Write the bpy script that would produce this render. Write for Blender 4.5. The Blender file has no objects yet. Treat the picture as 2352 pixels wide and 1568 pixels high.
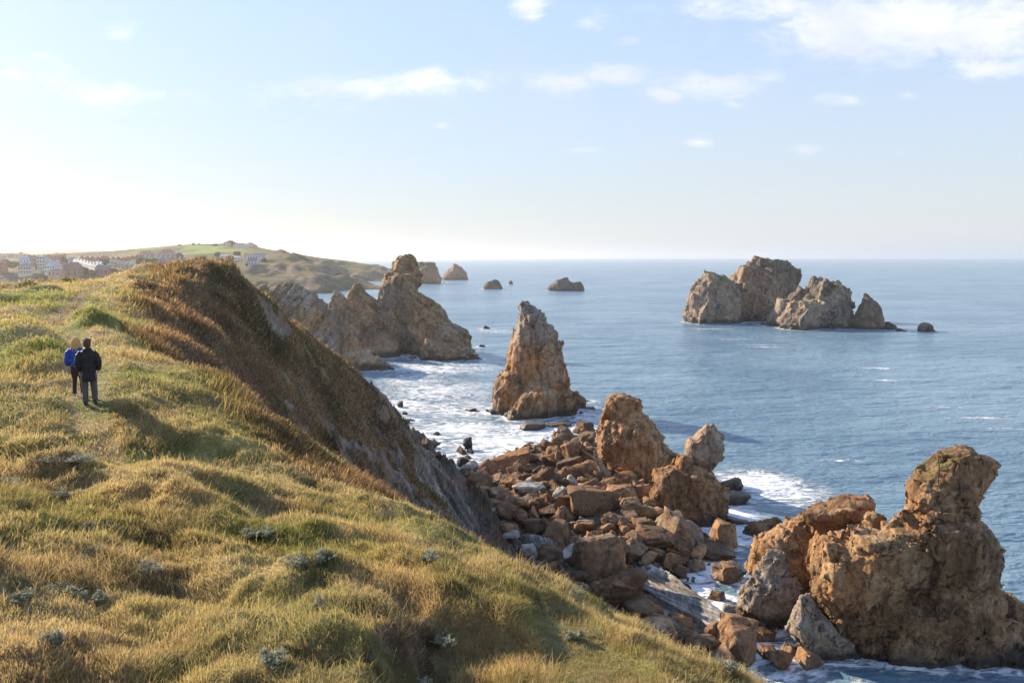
import bpy, bmesh, math, random
import numpy as np
from mathutils import Vector, Matrix, kdtree

# ------------------------------------------------------------------ camera, world, sun, exposure
H = 35.0                       # eye height above the sea, metres
LENS = 28.0
PITCH = math.radians(6.05)
scene = bpy.context.scene
COL = scene.collection
cam_d = bpy.data.cameras.new("camera"); cam_d.lens = LENS; cam_d.sensor_width = 36.0
cam_d.clip_start = 0.1; cam_d.clip_end = 200000.0
cam = bpy.data.objects.new("camera", cam_d); COL.objects.link(cam)
cam.location = (0, 0, H); cam.rotation_euler = (math.pi/2 - PITCH, 0, 0)
scene.camera = cam
SUN_AZ = -55.0                 # degrees from the view direction, negative = left
SUN_EL = 25.0
scene.view_settings.view_transform = 'Standard'
scene.view_settings.look = 'None'
scene.view_settings.gamma = 1.0
scene.view_settings.exposure = 0.95
scene.cycles.max_bounces = 8
scene.cycles.diffuse_bounces = 3
scene.cycles.glossy_bounces = 2
scene.cycles.transmission_bounces = 2
scene.cycles.transparent_max_bounces = 6
scene.cycles.volume_bounces = 1
scene.cycles.use_denoising = True

sl = bpy.data.lights.new("sun", 'SUN'); sl.energy = 5.0; sl.angle = math.radians(0.6)
sl.color = (1.0, 0.84, 0.64)
sun = bpy.data.objects.new("sun", sl); COL.objects.link(sun)
_a = math.radians(SUN_AZ); _e = math.radians(SUN_EL)
SDIR = Vector((math.sin(_a)*math.cos(_e), math.cos(_a)*math.cos(_e), math.sin(_e)))
sun.rotation_euler = (-SDIR).to_track_quat('-Z', 'Y').to_euler()
sun.location = (-60, 20, 90)

FPX = LENS/36.0*2352.0         # focal length in pixels of the 2352 x 1568 working copy
def uvdir(u, v):
    x = (u-1176.0)/FPX; y = -(v-784.0)/FPX
    return np.array([x, math.cos(PITCH)+y*math.sin(PITCH), -math.sin(PITCH)+y*math.cos(PITCH)])
def at(u, v, Y):
    d = uvdir(u, v); return np.array([d[0]*Y/d[1], Y, H+d[2]*Y/d[1]])
def at_z(u, v, z=0.0):
    d = uvdir(u, v); t = (z-H)/d[2]; return np.array([d[0]*t, d[1]*t, z])

class Z:                       # reading frames: enlarged crops of the working copy
    def __init__(s, x0, y0, k): s.x0 = x0; s.y0 = y0; s.k = k
    def __call__(s, x, y): return ((s.x0+x/s.k)/1.08844, (s.y0+y/s.k)/1.08844)
Z1 = Z(0, 560, 3.1357); Z2 = Z(600, 560, 3.1357); Z3 = Z(1640, 600, 3.0947); Z4 = Z(1150, 720, 4.1275)
Z5 = Z(1150, 950, 3.136); Z6 = Z(1700, 1100, 2.5837); Z7 = Z(0, 1050, 2.3867); Z8 = Z(700, 1200, 1.96)
ZD = Z(0, 0, 1.0/1.08844)

# ------------------------------------------------------------------ node helpers
class NT:
    def __init__(s, tree): s.t = tree; s.n = tree.nodes; s.l = tree.links
    def new(s, typ, **kw):
        n = s.n.new(typ)
        for k, v in kw.items(): setattr(n, k, v)
        return n
    def put(s, sock, v):
        if isinstance(v, bpy.types.NodeSocket): s.l.new(v, sock)
        elif v is not None: sock.default_value = v
    def math(s, op, a, b=None, c=None, clamp=False):
        n = s.new('ShaderNodeMath', operation=op); n.use_clamp = clamp
        s.put(n.inputs[0], a)
        if b is not None: s.put(n.inputs[1], b)
        if c is not None: s.put(n.inputs[2], c)
        return n.outputs[0]
    def vmath(s, op, a, b=None):
        n = s.new('ShaderNodeVectorMath', operation=op); s.put(n.inputs[0], a)
        if b is not None: s.put(n.inputs[1], b)
        return n.outputs[0]
    def scale(s, a, k):
        n = s.new('ShaderNodeVectorMath', operation='SCALE'); s.put(n.inputs[0], a); s.put(n.inputs[3], k); return n.outputs[0]
    def mix(s, f, a, b, blend='MIX'):
        n = s.new('ShaderNodeMix', data_type='RGBA'); n.blend_type = blend
        s.put(n.inputs[0], f); s.put(n.inputs[6], a); s.put(n.inputs[7], b); return n.outputs[2]
    def noise(s, vec, scale, detail=4, rough=0.55, dist=0.0):
        n = s.new('ShaderNodeTexNoise'); s.put(n.inputs['Vector'], vec)
        n.inputs['Scale'].default_value = scale; n.inputs['Detail'].default_value = detail
        n.inputs['Roughness'].default_value = rough; n.inputs['Distortion'].default_value = dist
        return n.outputs[0]
    def ramp(s, f, a, b, lo=0.0, hi=1.0, smooth=True):
        n = s.new('ShaderNodeMapRange'); n.interpolation_type = 'SMOOTHSTEP' if smooth else 'LINEAR'
        s.put(n.inputs[0], f); s.put(n.inputs[1], a); s.put(n.inputs[2], b); s.put(n.inputs[3], lo); s.put(n.inputs[4], hi)
        return n.outputs[0]
def c4(c): return (c[0], c[1], c[2], 1.0)

# ------------------------------------------------------------------ sky: Nishita with procedural clouds set by direction
world = bpy.data.worlds.new("World"); scene.world = world; world.use_nodes = True
w = NT(world.node_tree); w.n.clear()
sky = w.new('ShaderNodeTexSky', sky_type='NISHITA'); sky.sun_disc = False
sky.sun_elevation = _e; sky.sun_rotation = _a
sky.air_density = 1.0; sky.dust_density = 0.35; sky.ozone_density = 1.0; sky.altitude = 30
SKYK = 0.104
tc = w.new('ShaderNodeTexCoord').outputs['Generated']
sp = w.new('ShaderNodeSeparateXYZ'); w.put(sp.inputs[0], tc)
yy = w.math('MAXIMUM', sp.outputs[1], 0.05)
sx = w.math('DIVIDE', sp.outputs[0], yy); sz = w.math('DIVIDE', sp.outputs[2], yy)
cv = w.new('ShaderNodeCombineXYZ'); w.put(cv.inputs[0], w.math('MULTIPLY', sx, 1.0)); w.put(cv.inputs[1], w.math('MULTIPLY', sz, 2.1)); w.put(cv.inputs[2], 0.37)
cvec = cv.outputs[0]
n1 = w.noise(cvec, 9.0, 9, 0.62, 0.5)
n2 = w.noise(cvec, 30.0, 9, 0.68, 0.8)
nn = w.math('ADD', w.math('MULTIPLY', n1, 0.60), w.math('MULTIPLY', n2, 0.40))
total = None
# (u, v, half width, half height, strength) of each cloud, read off the working copy and kept as a direction
CLOUDS = [(860, 196, 250, 34, 1.0), (955, 185, 110, 30, 1.0), (1110, 190, 60, 26, .8), (680, 190, 60, 14, .7),
          (1290, 195, 75, 36, 1.0), (1410, 175, 80, 28, .95), (1530, 215, 60, 24, 1.0), (1630, 200, 140, 34, 1.0),
          (1760, 178, 50, 20, .8), (1680, 242, 40, 12, .8), (1940, 232, 85, 18, 1.0), (2080, 222, 40, 14, .8),
          (1215, 20, 50, 34, 1.0), (2120, 60, 380, 80, 1.25), (1800, 20, 260, 45, .9), (1960, 110, 110, 30, .9),
          (2290, 155, 120, 26, 1.0), (2250, 118, 200, 26, .9), (280, 70, 45, 22, .6), (290, 215, 160, 36, .75), (60, 190, 120, 60, .6),
          (1610, 328, 34, 10, .7), (1335, 345, 50, 10, .6), (1855, 342, 50, 13, .6), (1015, 290, 26, 12, .6),
          (1750, 278, 22, 8, .6), (2060, 350, 30, 8, .5), (2080, 435, 60, 12, .45), (1440, 95, 40, 14, .45), (1370, 40, 60, 30, .4), (760, 240, 200, 20, .4)]
for (cu, cvv, hu, hv, st) in CLOUDS:
    d = uvdir(cu, cvv); cx = d[0]/d[1]; cz = d[2]/d[1]
    ax = w.math('MULTIPLY', w.math('SUBTRACT', sx, cx), FPX/hu); az = w.math('MULTIPLY', w.math('SUBTRACT', sz, cz), FPX/hv)
    r2 = w.math('ADD', w.math('MULTIPLY', ax, ax), w.math('MULTIPLY', az, az))
    g = w.math('MULTIPLY', w.math('POWER', 2.71828, w.math('MULTIPLY', r2, -0.75)), st)
    total = g if total is None else w.math('MAXIMUM', total, g)
cm = w.ramp(w.math('ADD', nn, w.math('MULTIPLY', total, 0.36)), 0.60, 0.92)
cm = w.math('MULTIPLY', cm, w.ramp(total, 0.05, 0.3))
# thin veil that whitens the low sky
wisp = w.noise(cvec, 3.0, 7, 0.6, 1.2)
veil = w.math('MULTIPLY', w.ramp(wisp, 0.45, 0.8), 0.22)
bodyshade = w.noise(cvec, 7.0, 4, 0.5, 0.2)
ccol = w.mix(w.ramp(bodyshade, 0.35, 0.7), (4.5, 4.65, 4.95, 1), (6.0, 5.95, 5.9, 1))
skyb = w.vmath('MULTIPLY', sky.outputs[0], (0.90, 0.985, 1.10))
skyc = w.mix(veil, skyb, (4.6, 4.9, 5.3, 1))
# pale haze of water vapour that whitens the sky towards the horizon
elev = w.math('MAXIMUM', sp.outputs[2], 0.0)
hz_ = w.math('POWER', 2.71828, w.math('MULTIPLY', elev, -3.6))
skyc = w.mix(w.math('MULTIPLY', hz_, 0.86), skyc, (4.7, 4.8, 5.15, 1))
# keep the bright side of the sky from burning out
bw = w.new('ShaderNodeRGBToBW'); w.put(bw.inputs[0], skyc)
skyc = w.scale(skyc, w.math('DIVIDE', 1.0, w.math('ADD', w.math('MULTIPLY', bw.outputs[0], 0.165), 0.42)))
SKYMIX = (skyc, ccol, cm)
bg = w.new('ShaderNodeBackground'); bg.inputs[1].default_value = SKYK
w.put(bg.inputs[0], w.mix(w.math('MULTIPLY', cm, 0.82), skyc, ccol))
wo = w.new('ShaderNodeOutputWorld'); w.l.new(bg.outputs[0], wo.inputs[0])

# ------------------------------------------------------------------ vectorised noise
U = np.uint32
def hsh(ix, iy, iz, s=0):
    with np.errstate(over='ignore'):
        n = ix.astype(np.int64).astype(U)*U(374761393) + iy.astype(np.int64).astype(U)*U(668265263) + iz.astype(np.int64).astype(U)*U(2246822519) + U((s*3266489917) & 0xffffffff)
        n = (n ^ (n >> U(13)))*U(1274126177); n = (n ^ (n >> U(15)))*U(2654435761)
        n = n ^ (n >> U(16))
    return n.astype(np.float64)/4294967296.0
def vnoise(P, s=0):
    I = np.floor(P); F = P-I; F = F*F*F*(F*(F*6-15)+10)
    r = 0
    for dx in (0, 1):
        wx = F[:, 0] if dx else 1-F[:, 0]
        for dy in (0, 1):
            wy = F[:, 1] if dy else 1-F[:, 1]
            for dz in (0, 1):
                wz = F[:, 2] if dz else 1-F[:, 2]
                r = r + wx*wy*wz*hsh(I[:, 0]+dx, I[:, 1]+dy, I[:, 2]+dz, s)
    return r*2-1
def fbm(P, o=4, s=0, lac=2.03, gain=0.5):
    r = 0; a = 1.0; t = 0
    Q = P + 0.0
    for i in range(o):
        r = r + a*vnoise(Q, s+i); t += a; a *= gain; Q = Q*lac + 17.3
    return r/t*1.6
def ridged(P, o=4, s=0):
    r = 0; a = 1.0; t = 0; Q = P+0.0
    for i in range(o):
        r = r + a*(1-2*np.abs(vnoise(Q, s+i))); t += a; a *= .5; Q = Q*2.1+9.1
    return r/t
def worley(P, s=0):
    I = np.floor(P); n = len(P)
    f1 = np.full(n, 9.0); f2 = np.full(n, 9.0); cid = np.zeros(n); cen = np.zeros((n, 3))
    for dx in (-1, 0, 1):
        for dy in (-1, 0, 1):
            for dz in (-1, 0, 1):
                X = I[:, 0]+dx; Y = I[:, 1]+dy; W = I[:, 2]+dz
                C = np.stack([X+.1+.8*hsh(X, Y, W, s), Y+.1+.8*hsh(X, Y, W, s+1), W+.1+.8*hsh(X, Y, W, s+2)], 1)
                d = np.sqrt(((C-P)**2).sum(1))
                m = d < f1
                f2 = np.where(m, f1, np.minimum(f2, d))
                cid = np.where(m, hsh(X, Y, W, s+3), cid); cen = np.where(m[:, None], C, cen)
                f1 = np.where(m, d, f1)
    return f1, f2, cid, cen
def sst(x, a, b):
    t = np.clip((x-a)/(b-a), 0, 1); return t*t*(3-2*t)
def lerp(a, b, t): return a+(b-a)*t
def lc(a, b, t): return np.asarray(a)[None, :]*(1-t[:, None]) + np.asarray(b)[None, :]*t[:, None] if np.ndim(a) == 1 and np.ndim(b) == 1 else a*(1-t[:, None]) + (np.asarray(b) if np.ndim(b) == 2 else np.asarray(b)[None, :])*t[:, None]
def rotm(rx, ry, rz):
    return np.array(Matrix.Rotation(math.radians(rz), 3, 'Z') @ Matrix.Rotation(math.radians(ry), 3, 'Y') @ Matrix.Rotation(math.radians(rx), 3, 'X'))

# ------------------------------------------------------------------ object helpers
def tag(o, label=None, cat=None, group=None, kind=None):
    if label: o['label'] = label
    if cat: o['category'] = cat
    if group: o['group'] = group
    if kind: o['kind'] = kind
    return o
def empty(name, loc, rz=0.0):
    o = bpy.data.objects.new(name, None); COL.objects.link(o); o.location = loc; o.rotation_euler = (0, 0, rz)
    o.empty_display_size = 0.3
    return o
def np_mesh(name, V, F, mat=None, col=None, smooth=True, attrs=None):
    """V (n,3); F (m,k) all the same size"""
    me = bpy.data.meshes.new(name); V = np.ascontiguousarray(V, dtype=np.float32); F = np.ascontiguousarray(F, dtype=np.int32)
    me.vertices.add(len(V)); me.vertices.foreach_set('co', V.ravel())
    k = F.shape[1]; me.loops.add(F.size); me.loops.foreach_set('vertex_index', F.ravel())
    me.polygons.add(len(F)); me.polygons.foreach_set('loop_start', np.arange(0, F.size, k, dtype=np.int32))
    me.polygons.foreach_set('loop_total', np.full(len(F), k, dtype=np.int32))
    me.update(calc_edges=True)
    if smooth: me.polygons.foreach_set('use_smooth', np.ones(len(F), dtype=bool))
    if col is not None:
        a = me.color_attributes.new('Col', 'FLOAT_COLOR', 'POINT')
        a.data.foreach_set('color', np.concatenate([col, np.ones((len(col), 1))], 1).astype(np.float32).ravel())
    for nme, arr in (attrs or {}).items():
        a = me.attributes.new(nme, 'FLOAT', 'POINT'); a.data.foreach_set('value', np.asarray(arr, dtype=np.float32))
    if mat: me.materials.append(mat)
    return me
def link(name, me, parent=None, loc=None):
    o = bpy.data.objects.new(name, me); COL.objects.link(o)
    if parent: o.parent = parent
    if loc is not None: o.location = loc
    return o
def mverts(me):
    V = np.empty(len(me.vertices)*3, dtype=np.float32); me.vertices.foreach_get('co', V); return V.reshape(-1, 3).astype(np.float64)
def mnormals(me):
    V = np.empty(len(me.vertices)*3, dtype=np.float32); me.vertex_normals.foreach_get('vector', V); return V.reshape(-1, 3).astype(np.float64)
def remesh(V, faces, vox):
    me = bpy.data.meshes.new('tmp'); me.from_pydata([tuple(p) for p in V], [], faces); me.update()
    o = bpy.data.objects.new('tmp', me); COL.objects.link(o)
    m = o.modifiers.new('r', 'REMESH'); m.mode = 'VOXEL'; m.voxel_size = vox; m.adaptivity = 0
    dg = bpy.context.evaluated_depsgraph_get(); ev = o.evaluated_get(dg)
    out = bpy.data.meshes.new_from_object(ev)
    bpy.data.objects.remove(o); bpy.data.meshes.remove(me)
    return out
def grid_faces(nr, nc):
    i = np.arange(nr-1)[:, None]*nc + np.arange(nc-1)[None, :]
    return np.stack([i, i+1, i+nc+1, i+nc], -1).reshape(-1, 4)

# ------------------------------------------------------------------ materials
def mat_new(name):
    m = bpy.data.materials.new(name); m.use_nodes = True; t = NT(m.node_tree); t.n.clear()
    out = t.new('ShaderNodeOutputMaterial'); return m, t, out
def principled(t, out, col, rough=0.9, bump=None, spec=0.3, bstr=1.0, bdist=0.05):
    p = t.new('ShaderNodeBsdfPrincipled'); t.put(p.inputs['Base Color'], col); t.put(p.inputs['Roughness'], rough)
    t.put(p.inputs['Specular IOR Level'], spec)
    if bump is not None:
        b = t.new('ShaderNodeBump'); b.inputs['Strength'].default_value = bstr; b.inputs['Distance'].default_value = bdist
        t.put(b.inputs['Height'], bump); t.l.new(b.outputs[0], p.inputs['Normal'])
    t.l.new(p.outputs[0], out.inputs[0]); return p
def simple_mat(name, c, rough=0.8, var=0.12, scale=8.0, bdist=0.01):
    m, t, out = mat_new(name); tcn = t.new('ShaderNodeTexCoord').outputs['Object']
    n = t.noise(tcn, scale, 5, 0.6)
    k = t.ramp(n, 0.3, 0.7, 1-var, 1+var)
    cc = t.mix(1.0, c4(c), k, 'MULTIPLY')
    principled(t, out, cc, rough, n, 0.3, 0.6, bdist); return m
def rock_mat(name, sc=1.0, rnd=False, bd=0.12, lines=None, stretch=(3.2, 0.5, 4.0), plain=False):
    m, t, out = mat_new(name)
    tcn = t.new('ShaderNodeTexCoord').outputs['Object']
    at_ = t.new('ShaderNodeAttribute', attribute_name='Col').outputs['Color']
    wv = t.new('ShaderNodeTexNoise'); t.put(wv.inputs[0], tcn); wv.inputs['Scale'].default_value = 0.5*sc
    wp = t.vmath('ADD', tcn, t.scale(wv.outputs[1], 1.2/sc))
    n1 = t.noise(tcn, 1.3*sc, 8, 0.68); n2 = t.noise(tcn, 7.0*sc, 5, 0.7)
    mp = t.new('ShaderNodeMapping'); t.put(mp.inputs[0], wp); mp.inputs['Rotation'].default_value = (0.35, 0.25, 0.4); mp.inputs['Scale'].default_value = (1.6, 1.6, 0.38)
    vo = t.new('ShaderNodeTexVoronoi', feature='DISTANCE_TO_EDGE'); t.put(vo.inputs['Vector'], mp.outputs[0]); vo.inputs['Scale'].default_value = 0.30*sc
    brk = t.ramp(t.noise(tcn, 0.45*sc, 3, .6), .46, .60)
    crk = t.math('SUBTRACT', 1.0, t.math('MULTIPLY', t.math('SUBTRACT', 1.0, t.ramp(vo.outputs[0], 0.0, 0.06)), brk))
    if plain: crk = 1.0
    st = t.new('ShaderNodeMapping'); t.put(st.inputs[0], wp); st.inputs['Rotation'].default_value = lines or (0.5, 0.3, 0.0); st.inputs['Scale'].default_value = stretch
    ns = t.noise(st.outputs[0], 1.3*sc, 4, 0.65)
    k = t.math('MULTIPLY', t.ramp(n1, 0.28, 0.72, 0.60, 1.40), t.ramp(n2, 0.25, 0.75, 0.84, 1.18))
    k = t.math('MULTIPLY', k, t.ramp(ns, 0.3, 0.7, 0.62 if plain else 0.80, 1.3 if plain else 1.2))
    k = t.math('MULTIPLY', k, t.ramp(crk, 0, 1, 0.48, 1.0))
    cc = t.mix(1.0, at_, k, 'MULTIPLY')
    if rnd:
        oi = t.new('ShaderNodeObjectInfo').outputs['Random']
        cc = t.mix(t.ramp(oi, 0.62, 1.0, 0.0, 0.55), cc, t.mix(1.0, cc, (0.80, 1.05, 1.35, 1), 'MULTIPLY'))
        oj = t.math('FRACT', t.math('MULTIPLY', oi, 7.31))
        cc = t.mix(1.0, cc, t.ramp(oj, 0, 1, 0.58, 1.28), 'MULTIPLY')
    hgt = t.math('ADD', t.math('MULTIPLY', n1, 1.1), t.math('MULTIPLY', n2, 0.3))
    hgt = t.math('ADD', hgt, t.math('MULTIPLY', ns, 0.5)); hgt = t.math('ADD', hgt, t.math('MULTIPLY', crk, 0.8))
    zz = t.new('ShaderNodeNewGeometry').outputs['Position']; sz_ = t.new('ShaderNodeSeparateXYZ'); t.put(sz_.inputs[0], zz)
    rg = t.ramp(sz_.outputs[2], 0.6, 2.4, 0.45, 0.92)
    principled(t, out, cc, rg, hgt, 0.3, 1.0, bd/sc); return m
M = {}
M['rock'] = rock_mat('weathered_limestone', 1.0, False, 0.20)
M['far_rock'] = rock_mat('far_limestone', 0.4, False, 0.20)
M['slab_rock'] = rock_mat('ribbed_limestone', 1.0, False, 0.14, (0, 0, .585), (3.6, 0.16, 1.0), True)
M['near_rock'] = rock_mat('near_limestone', 1.6, False, 0.26)
M['boulder'] = rock_mat('boulder_limestone', 1.6, True, 0.16)

SHORE = []                      # points where rock meets water, for the foam
ORANGE = np.array([0.36, 0.170, 0.065]); BROWN = np.array([0.205, 0.115, 0.055]); TAN = np.array([0.44, 0.295, 0.16])
GREY = np.array([0.33, 0.29, 0.245]); DARK = np.array([0.035, 0.028, 0.022]); MOSS = np.array([0.10, 0.115, 0.03])
def rock_colour(P, N, base=BROWN, hi=ORANGE, grey=0.3, green=0.0, wet=1.4, light=0.3, gtop=None, s=0, k=1.0, greyf=None):
    a = sst(fbm(P*0.11*k, 4, s+5), -0.45, 0.5); b = sst(fbm(P*0.35*k, 5, s+9), -0.1, 0.6); c = sst(fbm(P*0.22*k+5, 5, s+21), 0.0, 0.6)
    col = lc(base, hi, a); col = lc(col, TAN, b*light)
    g = c*grey if greyf is None else np.clip(c*grey+greyf(P, N), 0, 1)
    col = lc(col, GREY, g)
    str_ = sst(fbm(P*np.array([1.2, 1.2, 0.12]), 3, s+31), 0.1, 0.7); col = col*(1-0.35*str_[:, None])
    if green > 0:
        zt = gtop if gtop is not None else P[:, 2].max()*0.35
        m = sst(N[:, 2], 0.45, 0.8)*sst(fbm(P*0.5*k, 4, s+40), 0.25-green, 0.6-green)*sst(P[:, 2], zt, zt+3)
        gc = lc(MOSS, np.array([0.17, 0.15, 0.05]), sst(fbm(P*0.8, 3, s+2), -.3, .4))
        col = lc(col, gc, m)
    if wet > 0:
        wl = wet*(1+0.7*fbm(P*0.25, 3, s+50)); col = lc(col, DARK, 0.88*(1-sst(P[:, 2], wl*0.55, wl*1.15+0.3)))
    return col
def body(rows, ZF, Y, ratio=0.7, n=2.6, bottom=-3.0, seg=32, lean=0.0, minb=0.0, yfun=None):
    """closed lofted solid: rows = (y, xl, xr) in the reading frame ZF, standing at distance Y; lean shifts the top away"""
    R = []
    for (y, xl, xr) in rows:
        ul, vv = ZF(xl, y); ur, _ = ZF(xr, y)
        a = at(ul, vv, Y); b = at(ur, vv, Y); R.append([a[2], (a[0]+b[0])/2, (b[0]-a[0])/2])
    if bottom is None: R.append([R[-1][0]-0.3, R[-1][1], R[-1][2]*0.6])
    else:
        R = [r for r in R if r[0] > bottom+0.3]
        last = R[-1]; R.append([bottom, last[1], last[2]*1.04])
    R = np.array(R)
    zt, zb = R[0, 0], R[-1, 0]
    # smoothed depth
    zz = np.linspace(zt, zb, 60); ww = np.interp(-zz, -R[:, 0], R[:, 2]); kern = np.ones(13)/13
    ws = np.convolve(np.pad(ww, 6, mode='edge'), kern, 'valid')
    dp = np.interp(-R[:, 0], -zz, ws)*ratio; dp = np.minimum(dp, R[:, 2]*3*ratio+0.3); dp = np.maximum(dp, np.minimum(minb, R[:, 2]*3))
    V = []; F = []
    for i, (z, cx, a) in enumerate(R):
        b = dp[i]; cy = Y + lean*(z-0.0)
        for j in range(seg):
            th = 2*math.pi*j/seg; c, s = math.cos(th), math.sin(th)
            V.append((cx+a*math.copysign(abs(c)**(2/n), c), cy+b*math.copysign(abs(s)**(2/n), s), z))
    nr = len(R)
    for i in range(nr-1):
        for j in range(seg):
            k = (j+1) % seg; F.append((i*seg+j, (i+1)*seg+j, (i+1)*seg+k, i*seg+k))
    F.append(tuple(range(seg))[::1]); F.append(tuple((nr-1)*seg+j for j in reversed(range(seg))))
    return V, F
def facet(P, N, cell, rr, k, off, crack, s, jit=0.18, lim=9.0):
    """break the surface into flat fracture faces: every Worley cell is pressed towards its own mean plane"""
    W = P + np.stack([fbm(P/(cell[0]*2.0)+q*5.1, 2, s+q*11) for q in range(3)], 1)*cell[0]*0.16
    Q = (W @ rotm(*rr))/np.array(cell)
    f1, f2, cid, cen = worley(Q, s)
    # cell and facing together, so that front and side of one block become different faces
    face = np.argmax(np.abs(N @ rotm(17, 9, 25)), 1) + 3*(np.take_along_axis(N @ rotm(17, 9, 25), np.argmax(np.abs(N @ rotm(17, 9, 25)), 1)[:, None], 1)[:, 0] > 0)
    key = (cid*1e9).astype(np.int64)*8 + face
    u, inv = np.unique(key, return_inverse=True); inv = inv.ravel(); cnt = np.bincount(inv).astype(float)
    m = np.stack([np.bincount(inv, P[:, i])/cnt for i in range(3)], 1); n = np.stack([np.bincount(inv, N[:, i])/cnt for i in range(3)], 1)
    rnd = np.stack([hsh(u % 100003, u % 7919, u*0+i, s+5) for i in range(4)], 1)*2-1
    n = n/np.maximum(np.linalg.norm(n, axis=1), 1e-6)[:, None] + rnd[:, :3]*jit; n /= np.linalg.norm(n, axis=1)[:, None]
    nv = n[inv]; d = ((m[inv]-P)*nv).sum(1)/np.maximum((N*nv).sum(1), 0.55)
    d = np.clip(d*k, -lim, lim) + off*rnd[inv, 3]
    return d - crack*np.exp(-(f2-f1)/0.045)
def rock(name, bodies, vox, spec, fb=(0.3, 1.2), colour=None, mat='rock', label=None, cat='rock', group=None, s=0, inset=0.0, origin=None, post=None, parent=None, shore=True, strata=None, jit=.26):
    V = []; F = []
    for (v, f) in bodies:
        o = len(V); V += v; F += [tuple(o+i for i in q) for q in f]
    me = remesh(V, F, vox); P = mverts(me); N = mnormals(me)
    for li, (cell, rr, k, off, crack) in enumerate(spec):
        D = facet(P, N, cell, rr, k, off, crack, s+li*17, jit=jit, lim=cell[0]*0.5)
        P = P + N*D[:, None]
        if li < 2:
            me.vertices.foreach_set('co', P.astype(np.float32).ravel()); me.update()
            fl = np.empty(len(me.loops), dtype=np.int32); me.loops.foreach_get('vertex_index', fl)
            tot = np.empty(len(me.polygons), dtype=np.int32); me.polygons.foreach_get('loop_total', tot)
            o_ = bpy.data.objects.new('tmp', me); COL.objects.link(o_); m_ = o_.modifiers.new('r', 'REMESH'); m_.mode = 'VOXEL'; m_.voxel_size = vox
            me2 = bpy.data.meshes.new_from_object(o_.evaluated_get(bpy.context.evaluated_depsgraph_get())); bpy.data.objects.remove(o_); bpy.data.meshes.remove(me); me = me2
            P = mverts(me); N = mnormals(me)
        else:
            me.vertices.foreach_set('co', P.astype(np.float32).ravel()); me.update(); N = mnormals(me)
    D = np.zeros(len(P))
    D += fb[0]*fbm(P/fb[1], 6, s+70, 2.1, .58) + fb[0]*0.5*ridged(P/(fb[1]*0.8)+3, 5, s+80) - inset
    hs_ = None
    if strata:
        rr, per, amp = strata
        q = (P @ rotm(*rr))[:, 2] + 0.25*per*fbm(P/(per*6), 3, s+7)
        h = vnoise(np.stack([q/per, 0*q, 0*q+s], 1), 3)+0.5*vnoise(np.stack([q/per*2.3, 0*q, 0*q+s], 1), 4)
        D += amp*h; hs_ = h
    P = P + N*D[:, None]
    if post is not None: P = post(P)
    me.vertices.foreach_set('co', P.astype(np.float32).ravel()); me.update()
    N = mnormals(me)
    col = rock_colour(P, N, s=s, **(colour or {}))
    if hs_ is not None: col = col*(0.88+0.24*sst(hs_, -.6, .7))[:, None]
    a = me.color_attributes.new('Col', 'FLOAT_COLOR', 'POINT')
    a.data.foreach_set('color', np.concatenate([col, np.ones((len(col), 1))], 1).astype(np.float32).ravel())
    me.polygons.foreach_set('use_smooth', np.ones(len(me.polygons), dtype=bool))
    me.materials.clear(); me.materials.append(M[mat])
    c = np.array([P[:, 0].mean(), P[:, 1].mean(), max(P[:, 2].min(), 0.0)])
    if shore:
        S = P[np.abs(P[:, 2]) < max(0.5, vox*0.8)]
        if len(S): SHORE.append(S[::max(1, len(S)//220)][:, :2])
    P = P-c; me.vertices.foreach_set('co', P.astype(np.float32).ravel()); me.update(); me.name = name
    o = link(name, me, parent, c)
    if label: tag(o, label, cat, group)
    return o
# ------------------------------------------------------------------ land: headland height field through surveyed points
def rbf_fit(X, Yv, c):
    d = np.sqrt(((X[:, None]-X[None])**2).sum(-1) + c[None, :]**2)
    A = np.concatenate([d, np.ones((len(X), 1)), X], 1)
    A = np.concatenate([A, np.concatenate([np.ones((1, len(X))), X.T], 0) @ np.eye(len(X)) if False else np.concatenate([np.ones((1, len(X))), X.T], 0)], 0) if False else A
    n = len(X); K = np.zeros((n+3, n+3)); K[:n, :n] = d; K[:n, n] = 1; K[:n, n+1:] = X; K[n, :n] = 1; K[n+1:, :n] = X.T
    return np.linalg.lstsq(K, np.concatenate([Yv, np.zeros(3)]), rcond=None)[0]
def rbf_eval(X, W, c, Q):
    out = np.empty(len(Q)); n = len(X)
    for i in range(0, len(Q), 60000):
        q = Q[i:i+60000]
        d = np.sqrt((q[:, 0, None]-X[None, :, 0])**2 + (q[:, 1, None]-X[None, :, 1])**2 + c[None, :]**2)
        out[i:i+60000] = d @ W[:n] + W[n] + q @ W[n+1:]
    return out
GP = []
def gp(u, v, Y): GP.append(at(u, v, Y))
def gz(u, v, z): GP.append(at_z(u, v, z))
def gw(x, y, z): GP.append(np.array([x, y, z], float))
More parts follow.
